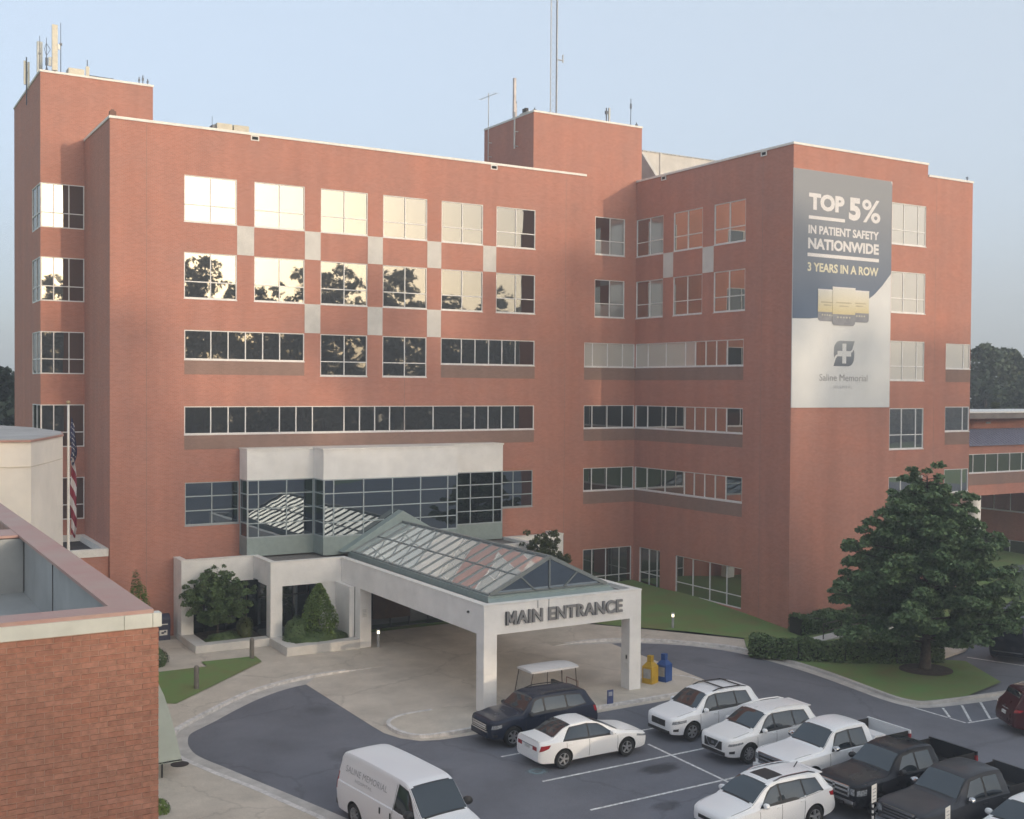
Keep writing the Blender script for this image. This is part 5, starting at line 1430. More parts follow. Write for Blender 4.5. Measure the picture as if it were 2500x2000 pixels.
def cone(label, loc, r, h, m, seed, n=6500):
    g = np.random.default_rng(seed); t = thing('cone_shrub', label, 'shrub', loc)
    f = g.random(n) ** 1.25; a = g.random(n) * 2 * math.pi; rr = r * np.sin(np.clip((1 - f) * 1.9 + .12, 0, math.pi / 2)) * (.72 + .32 * g.random(n)) * (1 + .12 * np.sin(a * 5 + f * 9))
    leaves('foliage', np.stack([rr * np.cos(a), rr * np.sin(a), f * h], 1), .075 * g.uniform(.7, 1.3, n), m, seed, parent=t)
    mb = MB(); mb.tube((0, 0, -.02), (0, 0, h * .85), .05, .015, 6); mb.build('stem', M_bark, t)
cone('tall bright green cone shaped shrub in the right planter', (9.55, -5.65, .42), .92, 2.95, L_cone, 31)
bush('shrub', 'round mid green shrub left of the cone shaped shrub', 'shrub', (8.35, -5.55, .42), (1.5, 1.4, 1.35), L_hedge, 32, 2600, .07)
bush('shrub', 'low dark clipped shrub mat filling the right planter', 'shrub', (9.5, -6.0, .42), (3.3, 1.3, .62), L_hedge, 33, 4200, .07)
crown_tree('small_tree', 'bushy olive green tree in the planter behind the canopy skylight', 'tree', (23.6, -5.7, .42), 5.0, [(0, .3), (.2, 1.0), (.45, 1.85), (.65, 1.75), (.85, 1.1), (1, .3)], .08, L_olive, 41, nlimb=44, tuft=(.3, .5), per=1100, leaf=.11, z0=.9, squash=.8)
bush('shrub', 'bright green shrub showing over the brick parapet by the corner', 'shrub', (.85, -2.3, .1), (1.5, 1.5, 3.9), L_cone, 42, 3600, .09)
bush('shrub', 'rounded dark shrub behind the near brick corner by the walk', 'shrub', (.25, -5.7, .12), (2.7, 2.2, 1.35), L_hedge, 43, 4200, .075)
hedge('long low clipped hedge curving along the kerb to the big tree', [(29.0, -17.7), (30.6, -19.6), (32.4, -21.0), (34.6, -22.3), (37.0, -23.3)], 1.35, 1.0, L_hedge, 51, dens=1300, leaf=.10)
hedge('clipped hedge against the wing wall behind the ramp railing', [(34.3, -15.7), (37.0, -15.75), (40.5, -15.9), (46, -16.1)], 1.15, 1.15, L_hedge, 52, dens=1000, leaf=.10, base=.12)
bush('shrub', 'brownish round shrub beyond the tree near the black SUV', 'shrub', (45.0, -19.0, gz(-19) + .12), (2.4, 2.4, 1.9), L_olive, 53, 2500, .10)
bush('shrub', 'green round shrub on the far slope right of the tree', 'shrub', (56.0, -14.5, gz(-14) + .1), (3.0, 3.0, 2.2), L_hedge, 54, 2500, .12)
bush('shrub', 'spindly pale green shrub at the lower right end of the brick corner', 'shrub', (-3.45, -24.55, gz(-24.5) + .12), (.7, .7, .5), L_cone, 55, 600, .06)

# ---- distant trees
def far_tree(label, x, y, h, r, seed, base=None, kind='round', per=26, group=None, m=None):
    g = np.random.default_rng(seed); t = thing('distant_tree', label, 'tree', (x, y, gz(y) if base is None else base), 0, group)
    C = []; R = []
    nt_ = int(34 * (r / 4) ** 1.2) + 14
    for k in range(nt_):
        f = g.random(); z = h * ((.30 + .66 * f) if kind == 'round' else (.16 + .82 * f)); a = g.random() * 6.283
        env = math.sin(math.pi * min(1, (f * .86 + .14))) ** .6 if kind == 'round' else (1 - f) ** .7 * 1.0 + .10
        q = r * env * math.sqrt(g.random()); C.append((q * math.cos(a), q * math.sin(a), z)); R.append(r * g.uniform(.20, .36))
    P = clump_cloud(g, np.array(C), np.array(R), per / (r * .28) ** 2 * 4, .75, .5)
    leaves('crown', P, r * .085 * g.uniform(.7, 1.5, len(P)), m or L_far, seed, parent=t)
    mb = MB(); mb.tube((0, 0, -.1), (0, 0, h * .75), h * .018, h * .006, 7); mb.build('trunk', M_bark, t)
for i, (x, y, h, r, lb) in enumerate(((126.5, 40, 19.5, 4.6, 'dark crown rising left of the pair of treetops behind the wing'), (131.0, 40, 19.2, 4.4, 'dark rounded treetop, right one of the pair behind the wing'), (136.5, 42, 16.5, 5.5, 'broad dark tree at the right edge beyond the link block'), (124, 32, 15, 5, 'lower dark tree in front of the pair of treetops'), (119.5, 46, 15, 5, 'dark tree partly hidden by the wing end wall'), (132, 30, 14, 5, 'lower dense tree above the link block roof'), (142, 36, 16, 6, 'dark tree just past the right edge of the tree group'))):
    far_tree(lb, x, y, h, r, 100 + i, group='dark trees behind the link block')
far_tree('olive yellow shrub tree above the white link block coping', 84.5, 8, 12.9, 1.6, 120, m=L_olive)
for i, (x, y, h, r, lb) in enumerate(((-.6, 42, 14.4, 4.4, 'green tree beyond the tower at the left edge'), (-6.5, 38, 13.5, 4.6, 'lower green tree left of the tower'), (-2.6, 34, 10.5, 3.6, 'shorter green tree partly hidden by the tower'), (2.5, 50, 13.5, 4.4, 'tree just showing past the left tower edge'))):
    far_tree(lb, x, y, h, r, 130 + i, group='trees beyond the tower')
# wooded rise behind the photographer: what the upper windows mirror and what shades the site
g = np.random.default_rng(77)
C = []; R = []; TR = MB()
RX = [-287.0, -90.2, 8.2, 34.5, 47.6, 57.4, 75.5, 85.3, 93.5, 106.6, 116.5, 127.9, 139.4, 155.8, 172.2, 185.3, 198.5, 237.8, 290.3, 434.6]
RZ = [42.0, 42.0, 40.3, 41.1, 43.6, 47.7, 52.6, 47.7, 45.2, 47.7, 51.0, 51.8, 47.7, 45.2, 45.2, 32.9, 22.3, 20.6, 18.2, 17.4]
def ridge(x): return float(np.interp(x, RX, RZ))
HB = -9.0                                  # foot of the trees on the far slope
xs_ = np.arange(-280, 420, 6.2)
for x in xs_:
    xx = x + g.normal() * 2.0; yy = -243 - abs(g.normal()) * 10; h = (ridge(xx) - HB) * g.uniform(.90, 1.02) - 2; r = g.uniform(5.6, 8.4)
    TR.tube((xx, yy, HB), (xx, yy, HB + h * .8), .5, .2, 6)
    for k in range(32):
        f = g.random() ** .8; a = g.random() * 6.283; q = r * math.sin(math.pi * (.12 + .82 * f)) ** .7 * math.sqrt(g.random())
        C.append((xx + q * math.cos(a), yy + q * math.sin(a) * .8, HB + h * (.22 + .78 * f) + 2)); R.append(g.uniform(1.5, 2.8))
for x in np.arange(-300, 440, 4.2):   # understorey
    for k in range(26): C.append((x + g.normal() * 1.6, -254 - abs(g.normal()) * 8, HB + (ridge(x) - HB) * .84 * g.random() ** 1.25)); R.append(g.uniform(2.8, 4.6))
P = clump_cloud(g, np.array(C), np.array(R), 9.5, .8, .35)
tag(leaves('woodland', P, .9 * g.uniform(.6, 1.4, len(P)), L_far, 9), 'wooded ridge of tall trees facing the hospital, mirrored in its windows', 'woodland', kind='stuff')
tag(TR.build('woodland_trunks', M_bark), 'bare trunks of the wooded ridge facing the hospital', 'woodland', kind='stuff')
# ------------------------------------------------------------------ banner on the wing
def zgrad_mat(name, lo, hi, z0, z1):
    m, t, p = nodes(name); p.inputs['Roughness'].default_value = .55
    g = N(t, 'ShaderNodeNewGeometry'); s = N(t, 'ShaderNodeSeparateXYZ'); t.links.new(g.outputs['Position'], s.inputs[0])
    mr = N(t, 'ShaderNodeMapRange'); mr.inputs[1].default_value = z0; mr.inputs[2].default_value = z1; t.links.new(s.outputs[2], mr.inputs[0])
    cr = N(t, 'ShaderNodeValToRGB'); cr.color_ramp.elements[0].color = rgba(lo); cr.color_ramp.elements[1].color = rgba(hi); t.links.new(mr.outputs[0], cr.inputs[0])
    t.links.new(cr.outputs[0], p.inputs['Base Color']); return m
M_ban = mat('banner_white', (0.66, 0.67, 0.67), .6, .03, .5)
M_navy = zgrad_mat('banner_blue_grey', (0.105, 0.145, 0.215), (0.275, 0.285, 0.305), 18.5, 25.5)
M_blet = mat('banner_letters_white', (0.72, 0.70, 0.70), .6, .03)
M_byel = mat('banner_letters_cream', (0.70, 0.66, 0.50), .6, .04)
M_bgrey = zgrad_mat('banner_logo_grey', (0.13, 0.15, 0.18), (0.30, 0.32, 0.34), 15.2, 16.8)
M_bsm = mat('banner_small_letters', (0.34, 0.34, 0.35), .6, .04)
BY = YW - 0.06
ban = thing('banner', 'tall blue grey and white banner reading TOP 5% IN PATIENT SAFETY NATIONWIDE', 'banner', (38.77, BY, 19.7))
bT = Matrix.Translation((-38.77, -BY, -19.7))
def bpart(mb, nm, m): o = mb.build(nm, m, ban); o.data.transform(bT); return o
mb = MB(); mb.box(34.645, 42.86, YW - .06, YW - .006, 12.81, 26.56); bpart(mb, 'board', M_ban)
def flat(pts, d, t=.006):
    mb = MB(); n = len(pts); k = 0
    mb.v = [(x, BY - d - t, z) for x, z in pts] + [(x, BY - d, z) for x, z in pts]
    mb.f = [tuple(range(n)), tuple(n + i for i in reversed(range(n)))] + [(i, n + i, n + (i + 1) % n, (i + 1) % n) for i in range(n)]; mb.m = [0] * (n + 2)
    return mb
curve = [(34.65, 17.95), (36.0, 17.98), (37.2, 18.10), (38.4, 18.33), (39.5, 18.65), (40.5, 19.08), (41.4, 19.62), (42.1, 20.2), (42.855, 20.97)]
bpart(flat(curve + [(42.855, 26.3), (42.75, 26.555), (34.65, 26.555)], .001), 'blue_panel', M_navy)
def btext(txt, x0, x1, z0, z1, m, off=.03, sp=1.0):
    me = text_mesh(txt, 1.0, 0.002, off, sp); fit(me, x0, x1, z0, z1, BY - .013); me.transform(bT); me.materials.append(m); link('lettering', me, ban)
btext('TOP', 35.85, 38.75, 24.28, 25.26, M_blet, .05)
btext('5', 39.13, 40.12, 23.92, 25.28, M_blet, .05); btext('%', 40.24, 41.83, 23.90, 25.28, M_blet, .016)
bpart(flat([(35.85, 23.75), (38.80, 23.75), (38.80, 23.94), (35.85, 23.94)], .008), 'underline', M_blet)
btext('IN PATIENT SAFETY', 35.83, 41.72, 22.90, 23.40, M_blet, .035)
btext('NATIONWIDE', 35.82, 41.73, 22.02, 22.66, M_blet, .04)
bpart(flat([(35.78, 21.58), (41.75, 21.58), (41.75, 21.78), (35.78, 21.78)], .008), 'underline', M_blet)
btext('3 YEARS IN A ROW', 35.80, 41.72, 20.72, 21.24, M_byel, .03)
def badge(x0, x1, z0, z1, d):
    r = .22; zs = z0 + (z1 - z0) * .30
    low = [(x0, zs)] + [(x0 + r - r * math.cos(a), z0 + r - r * math.sin(a)) for a in np.linspace(0, math.pi / 2, 6)] + [(x1 - r + r * math.sin(a), z0 + r - r * math.cos(a)) for a in np.linspace(0, math.pi / 2, 6)] + [(x1, zs)]
    bpart(flat(low, d, .012), 'badge', mat('badge_grey', (.26, .265, .29), .5, .08))
    bpart(flat([(x0, zs), (x1, zs), (x1, z1), (x0, z1)], d, .012), 'badge', zgrad_mat('badge_gold', (.60, .52, .30), (.66, .65, .60), zs, z1) if 'bg' not in MATS else MATS['bg'])
    w_ = x1 - x0; xm = (x0 + x1) / 2
    for i in range(5):
        sx = xm + (i - 2) * w_ * .13; sz = zs - .18; st = []
        for q in range(10):
            rr = .07 if q % 2 == 0 else .03; st.append((sx + rr * math.sin(q * .628), sz + rr * math.cos(q * .628)))
        bpart(flat(st[::-1], d + .013, .004), 'star', M_byel)
    for j, (f0, f1) in enumerate(((.16, .84), (.30, .70))):
        z = zs + (z1 - zs) * (.42 - j * .13); bpart(flat([(x0 + w_ * f0, z), (x0 + w_ * f1, z), (x0 + w_ * f1, z + .07), (x0 + w_ * f0, z + .07)], d + .013, .003), 'badge_line', mat('badge_line', (.47, .42, .30), .6))
    bpart(flat([(x0 - .01, z1), (x1 + .01, z1), (x1 + .01, z1 + .06), (x0 - .01, z1 + .06)], d, .016), 'badge_rim', M_blet)
badge(36.67, 38.2, 17.87, 19.68, .008); badge(39.3, 40.93, 17.90, 19.74, .008); badge(37.83, 39.73, 17.66, 19.86, .03)
# leaf S emblem with a white cross
def arc(cx, cz, r, a0, a1, n=9): return [(cx + r * math.cos(a), cz + r * math.sin(a)) for a in np.linspace(a0, a1, n)]
S1 = [(39.76, 16.76)] + [(38.55, 16.76)] + arc(38.55, 16.24, .52, math.pi / 2, math.pi * .98, 7) + [(38.02, 15.98), (38.06, 15.75), (38.2, 15.92), (38.5, 16.0), (39.2, 16.02), (39.55, 16.25)]
S2 = [(38.0, 15.26), (39.2, 15.26)] + arc(39.22, 15.76, .50, -math.pi / 2, 0, 7) + [(39.74, 16.06), (39.70, 16.26), (39.56, 16.10), (39.26, 16.02), (38.5, 16.0), (38.2, 15.72)]
bpart(flat(S1[::-1], .004, .006), 'emblem', M_bgrey); bpart(flat(S2, .0045, .006), 'emblem', M_bgrey)
bpart(flat([(38.72, 15.42), (39.05, 15.42), (39.05, 15.84), (39.46, 15.84), (39.46, 16.16), (39.05, 16.16), (39.05, 16.60), (38.72, 16.60), (38.72, 16.16), (38.32, 16.16), (38.32, 15.84), (38.72, 15.84)], .012, .006), 'emblem_cross', M_ban)
btext('Saline Memorial', 36.86, 40.88, 14.38, 14.78, M_bsm, -.004); btext('HOSPITAL', 38.05, 39.60, 13.93, 14.10, mat('banner_pale_letters', (.50, .51, .52), .6), -.004, 1.2)

# ------------------------------------------------------------------ near brick building with separate bricks
nb_ = thing('brick_building', 'near brick building corner with white band and reddish parapet cap', 'building', (-9.35, -48.41, 0))
nT = Matrix.Translation((9.35, 48.41, 0))
def npart(mb, nm, m, **k): o = mb.build(nm, m, nb_, **k); o.data.transform(nT); return o
EX, SY, ZC = -9.35, -48.41, 11.08
mb = MB(); mb.box(-14.5, EX - .012, SY + .012, SY + .30, 7.4, ZC - .03); mb.box(EX - .35, EX - .055, SY + .30, -24.0, 7.4, ZC - .03); mb.box(-14.5, EX - .36, -40.2, -39.3, 9.9, ZC - .03)
npart(mb, 'wall', mat('mortar', (0.47, 0.31, 0.25), .95, .12, 5, bump=.3))
mb = MB(); mb.box(-14.5, EX - .02, SY + .012, SY + .3, -1.2, 7.4); mb.box(EX - .3, EX - .02, SY + .3, -24.0, -1.2, 7.4); mb.box(EX - .05, EX - .012, SY + .31, -24.0, 7.4, ZC - .2); npart(mb, 'wall', M_brick)
BL, BH, BJ = .1935, .0575, .0098
brick_cols = [(.40, .19, .135), (.385, .172, .12), (.37, .18, .13), (.355, .165, .118), (.415, .20, .145)]
BM = [mat('loose_brick_%d' % i, c, .92, .14, 14, bump=.35, bscale=140) for i, c in enumerate(brick_cols)]
BMESH = []
for m in BM:
    b = MB(); b.box(-BL / 2, BL / 2, -.05, .05, -BH / 2, BH / 2); BMESH.append(b.mesh('brick', m))
slots = []
row = 0; z = ZC - .20 - BH / 2
while z > 7.42:
    x = EX - BL / 2 - (0 if row % 2 == 0 else (BL + BJ) / 2)
    if row % 2: slots.append((EX - .0465, z, 1))
    while x > -13.6: slots.append((x, z, 0)); x -= BL + BJ
    row += 1; z -= BH + BJ
vis = [s for s in slots if s[0] > -11.32 + .0 and s[1] > 8.2]
vis.sort(key=lambda s: (s[1] < 8.62, -s[1]))
near = vis[:300]; rest = [s for s in slots if s not in set(near)]
cR = random.Random(5)
for (x, z, half) in near:
    i = cR.choice((0, 0, 1, 1, 2, 3, 4)); o = link('brick', BMESH[i], nb_)
    o.location = (x - EX, .05 + cR.uniform(-.004, .004) , z)
    if half: o.scale = (.092 / BL, 1, 1)
    o.rotation_euler = (0, cR.uniform(-.006, .006), cR.uniform(-.008, .008))
mb = MB()
for (x, z, half) in rest:
    l = .046 if half else BL / 2; d = cR.uniform(-.004, .004); mb.mi = cR.randrange(5); mb.box(x - l, x + l, SY + d, SY + .1 + d, z - BH / 2, z + BH / 2)
o = npart(mb, 'brickwork', BM); tag(o, kind='stuff')
mb = MB()
xs = [EX + .03, EX - .08, EX - .42, -11.4, -12.6, -14.5]
for a, b in zip(xs[:-1], xs[1:]): mb.box(b + .006, a - .0, SY - .03, SY + .12, ZC - .18, ZC - .012)
npart(mb, 'stone_band', mat('stone_band', (.60, .60, .55), .8, .07, 2.0, bump=.1))
M_cap = mat('red_metal_cap', (0.36, 0.20, 0.175), .5, .12, .9, tint=(.40, .30, .26))
mb = MB(); mb.box(-14.5, EX - .06, SY - .0, SY + .46, ZC - .012, ZC + .035); mb.box(EX - .50, EX - .06, SY + .46, -24, ZC - .012, ZC + .034); mb.box(-14.5, EX - .51, -40.25, -39.25, ZC - .012, ZC + .033)
npart(mb, 'parapet_cap', M_cap)
M_mem = mat('grey_membrane', (0.335, 0.345, 0.345), .7, .10, .8, bump=.15, bscale=6)
mb = MB(); mb.box(-14.5, EX - .36, SY + .3, -24, 9.98, 10.06); npart(mb, 'roof_membrane', M_mem)
mb = MB(); mb.box(EX - .42, EX - .36, SY + .30, -40.2, 10.06, ZC - .03); mb.box(-14.5, EX - .43, -40.26, -40.2, 10.06, ZC - .03); mb.box(-14.5, EX - .43, SY + .30, SY + .36, 10.06, ZC - .03); npart(mb, 'membrane_upstand', M_mem)
for yy in (-40.35, -43.4):
    mb = MB(); mb.bar((EX - .428, yy, 10.1), (EX - .428, yy, ZC - .05), .02, .012); npart(mb, 'membrane_seam', mat('seam_dark', (.12, .12, .12), .8))

# ------------------------------------------------------------------ cream building, awning, flagpole, mailbox
cb = thing('cream_building', 'cream rendered building with faceted corner and pink edged roof at the left edge', 'building', (-7, -11, 0))
cT = Matrix.Translation((7, 11, 0))
ft = [(-9.3, -21.5), (-7.0, -21.5), (-6.95, -18.95), (-6.6, -18.97), (-5.83, -17.18), (-4.77, -14.46), (-4.36, -11.74), (-4.76, -6.38), (-5.74, -3.33), (-9.3, -2.4)]
ft = [(-9.3, -18.5), (-6.6, -18.97), (-5.83, -17.18), (-4.77, -14.46), (-4.36, -11.74), (-4.76, -6.38), (-5.74, -3.33), (-9.3, -2.4)]
mb = MB(); mb.prism(ft, -.5, 11.80); o = mb.build('wall', M_cream, cb); o.data.transform(cT)
cen = Vector((-7, -11)); g1 = [tuple(cen + (Vector(p) - cen) * 1.012) for p in ft]
mb = MB(); mb.prism(g1, 11.80, 11.87); o = mb.build('roof_edge', mat('pink_edge', (.42, .23, .185), .6, .1), cb); o.data.transform(cT)
mb = MB(); mb.prism([tuple(cen + (Vector(p) - cen) * .985) for p in ft], 11.87, 11.89); o = mb.build('roof', mat('pale_membrane', (.42, .41, .40), .8, .12, .7), cb); o.data.transform(cT)
mb = MB(); mb.prism([tuple(cen + (Vector(p) - cen) * 1.004) for p in ft], 10.9, 10.93); o = mb.build('render_joint', mat('cream_joint', (.62, .54, .44), .9), cb); o.data.transform(cT)
aw = thing('awning', 'pale green curved awning reaching low over the walk beside the near brick corner', 'awning', (-3, -20, 0))
prof = [(-5.6, 5.05), (-4.7, 4.85), (-3.9, 4.45), (-3.3, 3.95), (-2.88, 3.53), (-2.54, 2.77), (-2.30, 2.0), (-2.05, .98), (-1.92, .36)]
mb = MB(); mb.grid([[(x + 3, y + 20, z) for x, z in prof] + [(x + 3 - .05, y + 20, z - .03) for x, z in prof[::-1]] + [(prof[0][0] + 3, y + 20, prof[0][1])] for y in (-21.5, -20.5, -19.5, -18.5, -17.6)])
ep = [(x + 3, z) for x, z in prof] + [(-1.93 + 3, .30), (-5.6 + 3, .30)]
mb.v += [(x, -1.505, z) for x, z in ep]; k = len(mb.v) - len(ep); mb.f.append(tuple(k + i for i in range(len(ep)))); mb.m.append(0)
mb.build('canvas', mat('awning_canvas', (.46, .52, .47), .75, .06, .8), aw, smooth=50)
mb = MB(); mb.bar((-1.93 + 3, -1.5, .34), (-1.93 + 3, 2.4, .34), .05, .06); mb.bar((-1.93 + 3, -1.48, .35), (-3.6 + 3, -1.48, .33), .05, .05); mb.tube((-2.6 + 3, -1.46, -.2), (-2.6 + 3, -1.46, .36), .03); mb.tube((-2.0 + 3, 2.3, -.2), (-2.0 + 3, 2.3, .36), .03)
mb.build('awning_frame', M_black, aw)
fp = thing('flagpole', 'white flagpole with gold ball rising past the cream building', 'flagpole', (-4.31, -13.0, gz(-13) + .13))
zb_ = gz(-13) + .13
mb = MB(); mb.tube((0, 0, 0), (0, 0, 13.05 - zb_), .075, .045, 14); mb.build('pole', M_cop, fp, smooth=60)
mb = MB(); mb.lathe([(0.001, -.09), (.065, -.06), (.09, 0), (.065, .06), (0.001, .09)], 12, 'z', (0, 0, 13.12 - zb_)); mb.build('finial', mat('gold', (.5, .36, .2), .35, .1, metal=.6), fp, smooth=60)
# hanging flag
M_str = None
def flag_mat():
    m, t, p = nodes('flag_stripes'); p.inputs['Roughness'].default_value = .8
    g = N(t, 'ShaderNodeNewGeometry'); sp = N(t, 'ShaderNodeSeparateXYZ'); t.links.new(g.outputs['Position'], sp.inputs[0])
    ma = N(t, 'ShaderNodeMath', operation='MULTIPLY_ADD'); ma.inputs[1].default_value = 2.2; t.links.new(sp.outputs[0], ma.inputs[0]); t.links.new(sp.outputs[2], ma.inputs[2])
    mo = N(t, 'ShaderNodeMath', operation='MULTIPLY'); mo.inputs[1].default_value = 1.15; t.links.new(ma.outputs[0], mo.inputs[0])
    fr = N(t, 'ShaderNodeMath', operation='FRACT'); t.links.new(mo.outputs[0], fr.inputs[0])
    gt = N(t, 'ShaderNodeMath', operation='GREATER_THAN'); gt.inputs[1].default_value = .52; t.links.new(fr.outputs[0], gt.inputs[0])
    mx = N(t, 'ShaderNodeMix', data_type='RGBA'); mx.inputs[6].default_value = (.20, .018, .04, 1); mx.inputs[7].default_value = (.52, .50, .51, 1)
    t.links.new(gt.outputs[0], mx.inputs[0]); t.links.new(mx.outputs[2], p.inputs['Base Color']); return m
fl_ = thing('flag', 'limp red white and blue flag hanging down the flagpole', 'flag', (-4.24, -13.0, 10.0))
def cloth(z0, z1, w0, w1, ph, thick=.012, n=26, m=9):
    rows = []
    for i in range(n + 1):
        f = i / n; z = z1 + (z0 - z1) * f; wd = w0 + (w1 - w0) * math.sin(f * math.pi * .9 + .15); r = []
        for j in range(m + 1):
            u = j / m; r.append((.02 + wd * u + .03 * math.sin(f * 9 + ph), .09 * math.sin(u * 7 + f * 3 + ph) * (0.4 + u), z - .25 * u))
        rows.append(r)
    return rows
def cloth_mb(rows):
    mb = MB(); mb.grid([r + [(x, y + .012, z) for x, y, z in r[::-1]] + [r[0]] for r in rows]); return mb
cloth_mb(cloth(-2.25, 1.0, .12, .27, 0)).build('stripes', flag_mat(), fl_, smooth=60)
rows = cloth(.75, 2.55, .05, .24, 1.0); cloth_mb(rows).build('canton', mat('flag_blue', (.022, .03, .085), .8), fl_, smooth=60)
mb = MB()
for i in range(3, 25, 3):
    for j in range(1 + (i // 3) % 2, 9, 2):
        p = rows[i][j]; mb.box(p[0] - .015, p[0] + .015, p[1] - .014, p[1] - .006, p[2] - .015, p[2] + .015)
tag(mb.build('star', M_cop, fl_), kind='stuff')
mbx = thing('mailbox', 'dark blue collection mailbox against the brick facade left of the entrance', 'mailbox', (2.6, -.55, .02), 0)
mb = MB(); mb.box(-.36, .36, -.33, .33, .12, 1.05); n_ = 8
mb.prism([(-.36, -.33), (.36, -.33), (.36, .33), (-.36, .33)], 1.05, lambda x, y: 1.20)
mb.build('body', mat('mail_blue', (.035, .042, .085), .45, .12), mbx)
mb = MB(); mb.lathe([(.001, -.36), (.33, -.36), (.33, .36), (.001, .36)], 18, 'x', (0, 0, 1.20)); mb.build('hood', mat('mail_blue', (.035, .042, .085)), mbx, smooth=40)
mb = MB(); mb.box(-.22, .22, -.337, -.331, .98, 1.03); mb.box(-.22, .20, -.337, -.331, .42, .70); mb.mi = 1; mb.box(-.12, .02, -.340, -.3371, .50, .60); mb.box(.02, .14, -.340, -.3371, .56, .66)
mb.build('label', [M_cop, mat('mail_blue', (.035, .042, .085))], mbx)
mb = MB()
for sx in (-.3, .3):
    for sy in (-.27, .27): mb.box(sx - .03, sx + .03, sy - .03, sy + .03, 0, .12)
mb.build('feet', M_black, mbx)

# ------------------------------------------------------------------ bins, bollards, small signs, golf cart
def paper_box(label, x, y, m, rz):
    t = thing('newspaper_box', label, 'newspaper box', (x, y, gz(y) + .132), rz)
    mb = MB(); mb.box(-.29, .29, -.27, .27, .0, .80)
    mb.v += [(-.29, -.27, .802), (.29, -.27, .802), (.29, .27, .802), (-.29, .27, .802), (-.13, -.12, 1.0), (.13, -.12, 1.0), (.13, .12, 1.0), (-.13, .12, 1.0)]
    k = 8
    for q in ((0, 1, 5, 4), (1, 2, 6, 5), (2, 3, 7, 6), (3, 0, 4, 7), (4, 5, 6, 7), (3, 2, 1, 0)): mb.f.append(tuple(k + i for i in q)); mb.m.append(0)
    mb.build('cabinet', m, t); mb = MB(); mb.box(-.12, .12, -.11, .11, 1.002, 1.30); mb.build('coin_tower', m, t)
    mb = MB(); mb.box(-.296, -.291, -.2, .2, .25, .7); mb.build('door', M_metal, t)
paper_box('yellow bottle shaped newspaper box beside the right canopy column', 20.78, -19.72, mat('box_yellow', (.50, .31, .018), .5, .1), .35)
paper_box('blue bottle shaped newspaper box right of the yellow one', 21.60, -19.75, mat('box_blue', (.022, .075, .26), .5, .1), .35)
def bollard(label, x, y, dz, h, lamp=False):
    t = thing('bollard', label, 'bollard', (x, y, gz(y) + dz)); mb = MB()
    mb.lathe([(.001, 0), (.115, 0), (.115, h - .10), (.10, h - .04), (.06, h), (.001, h)] if not lamp else [(.001, 0), (.075, 0), (.075, h - .22), (.001, h - .22)], 16, 'z')
    mb.build('post', mat('bollard_brown', (.19, .17, .15), .8, .12) if not lamp else M_metal, t, smooth=40)
    if lamp:
        m, tt, p = nodes('bollard_lamp'); p.inputs['Base Color'].default_value = (.8, .75, .6, 1); p.inputs['Emission Color'].default_value = (1, .86, .6, 1); p.inputs['Emission Strength'].default_value = 1.4
        mb = MB(); mb.lathe([(.001, h - .22), (.065, h - .22), (.065, h - .06), (.001, h - .06)], 14, 'z'); mb.build('lamp', m, t, smooth=40)
        mb = MB(); mb.lathe([(.001, h - .06), (.12, h - .06), (.09, h), (.001, h)], 14, 'z'); mb.build('cap', M_metal, t, smooth=40)
bollard('brown bollard at the tip of the small lawn before the left planter', 5.49, -6.88, .14, 1.02)
bollard('brown bollard standing in the lawn by the curved kerb', 1.57, -10.91, .14, 1.05)
bollard('lit bollard lamp on the lawn between the wing and the drive', 28.75, -11.6, .16, .95, True)
bollard('small lit lamp post beside the inner left canopy column', 12.3, -7.2, .01, .95, True)
s = thing('kerb_sign', 'small blue sign plate standing on the island kerb', 'sign', (17.05, -21.62, gz(-21.6) + .13)); mb = MB(); mb.box(-.16, .16, -.02, .02, .0, .62); mb.build('plate', mat('sign_blue', (.06, .08, .20), .6, .15), s); mb = MB(); mb.box(-.10, .10, -.024, -.0205, .36, .54); mb.build('symbol', mat('sign_grey', (.40, .42, .48), .6), s)
def sign_post(label, x, y, ztop, twist):
    t = thing('sign_post', label, 'sign', (x, y, gz(y)), .25); h = ztop - gz(y)
    mb = MB(); n = int((h - .30) / .09)
    for i in range(n):
        mb.mi = i % 2; mb.tube((0, 0, i * .09), (0, 0, (i + 1) * .09), .035 if i % 2 else .028, n=8)
    mb.build('post', [M_black, M_cop], t); mb = MB(); mb.box(-.16, .16, -.045, -.033, h - .56, h); mb.build('plate', M_cop, t)
    mb = MB()
    for k in range(4): mb.box(-.10, .10, -.0485, -.0455, h - .48 + k * .11, h - .45 + k * .11)
    mb.build('plate_line', M_metal, t)
sign_post('white sign plate on a striped post before the black pickup', 15.5, -37.86, 1.38, 0)
sign_post('white sign plate on a striped post before the grey pickup', 15.5, -40.62, 1.56, 0)
gc = thing('golf_cart', 'golf cart with white roof on the island behind the navy SUV', 'golf cart', (14.1, -21.06, gz(-21) + .135), PI)
mb = MB(); mb.prism([(-1.2, -.66), (1.2, -.66), (1.2, .66), (-1.2, .66)], 1.86, lambda x, y: 1.93 + .03 * (1 - (y / .66) ** 2)); 
mb = MB(); rows = []
for i in range(9):
    x = -1.22 + 2.44 * i / 8; ed = 1 - .10 * (abs(x) / 1.22) ** 6; rows.append([(x, -.66 * ed, 1.84)] + [(x, y * ed, 1.93 + .05 * (1 - (y / .66) ** 2) - .03 * (abs(x) / 1.22) ** 4) for y in np.linspace(-.66, .66, 7)] + [(x, .66 * ed, 1.84), (x, 0, 1.83), (x, -.66 * ed, 1.84)])
mb.grid(rows); mb.poly(rows[0][:-1]); mb.poly(rows[-1][:-1][::-1]); mb.build('roof', mat('cart_roof', (.62, .60, .60), .6, .04), gc, smooth=40)
mb = MB()
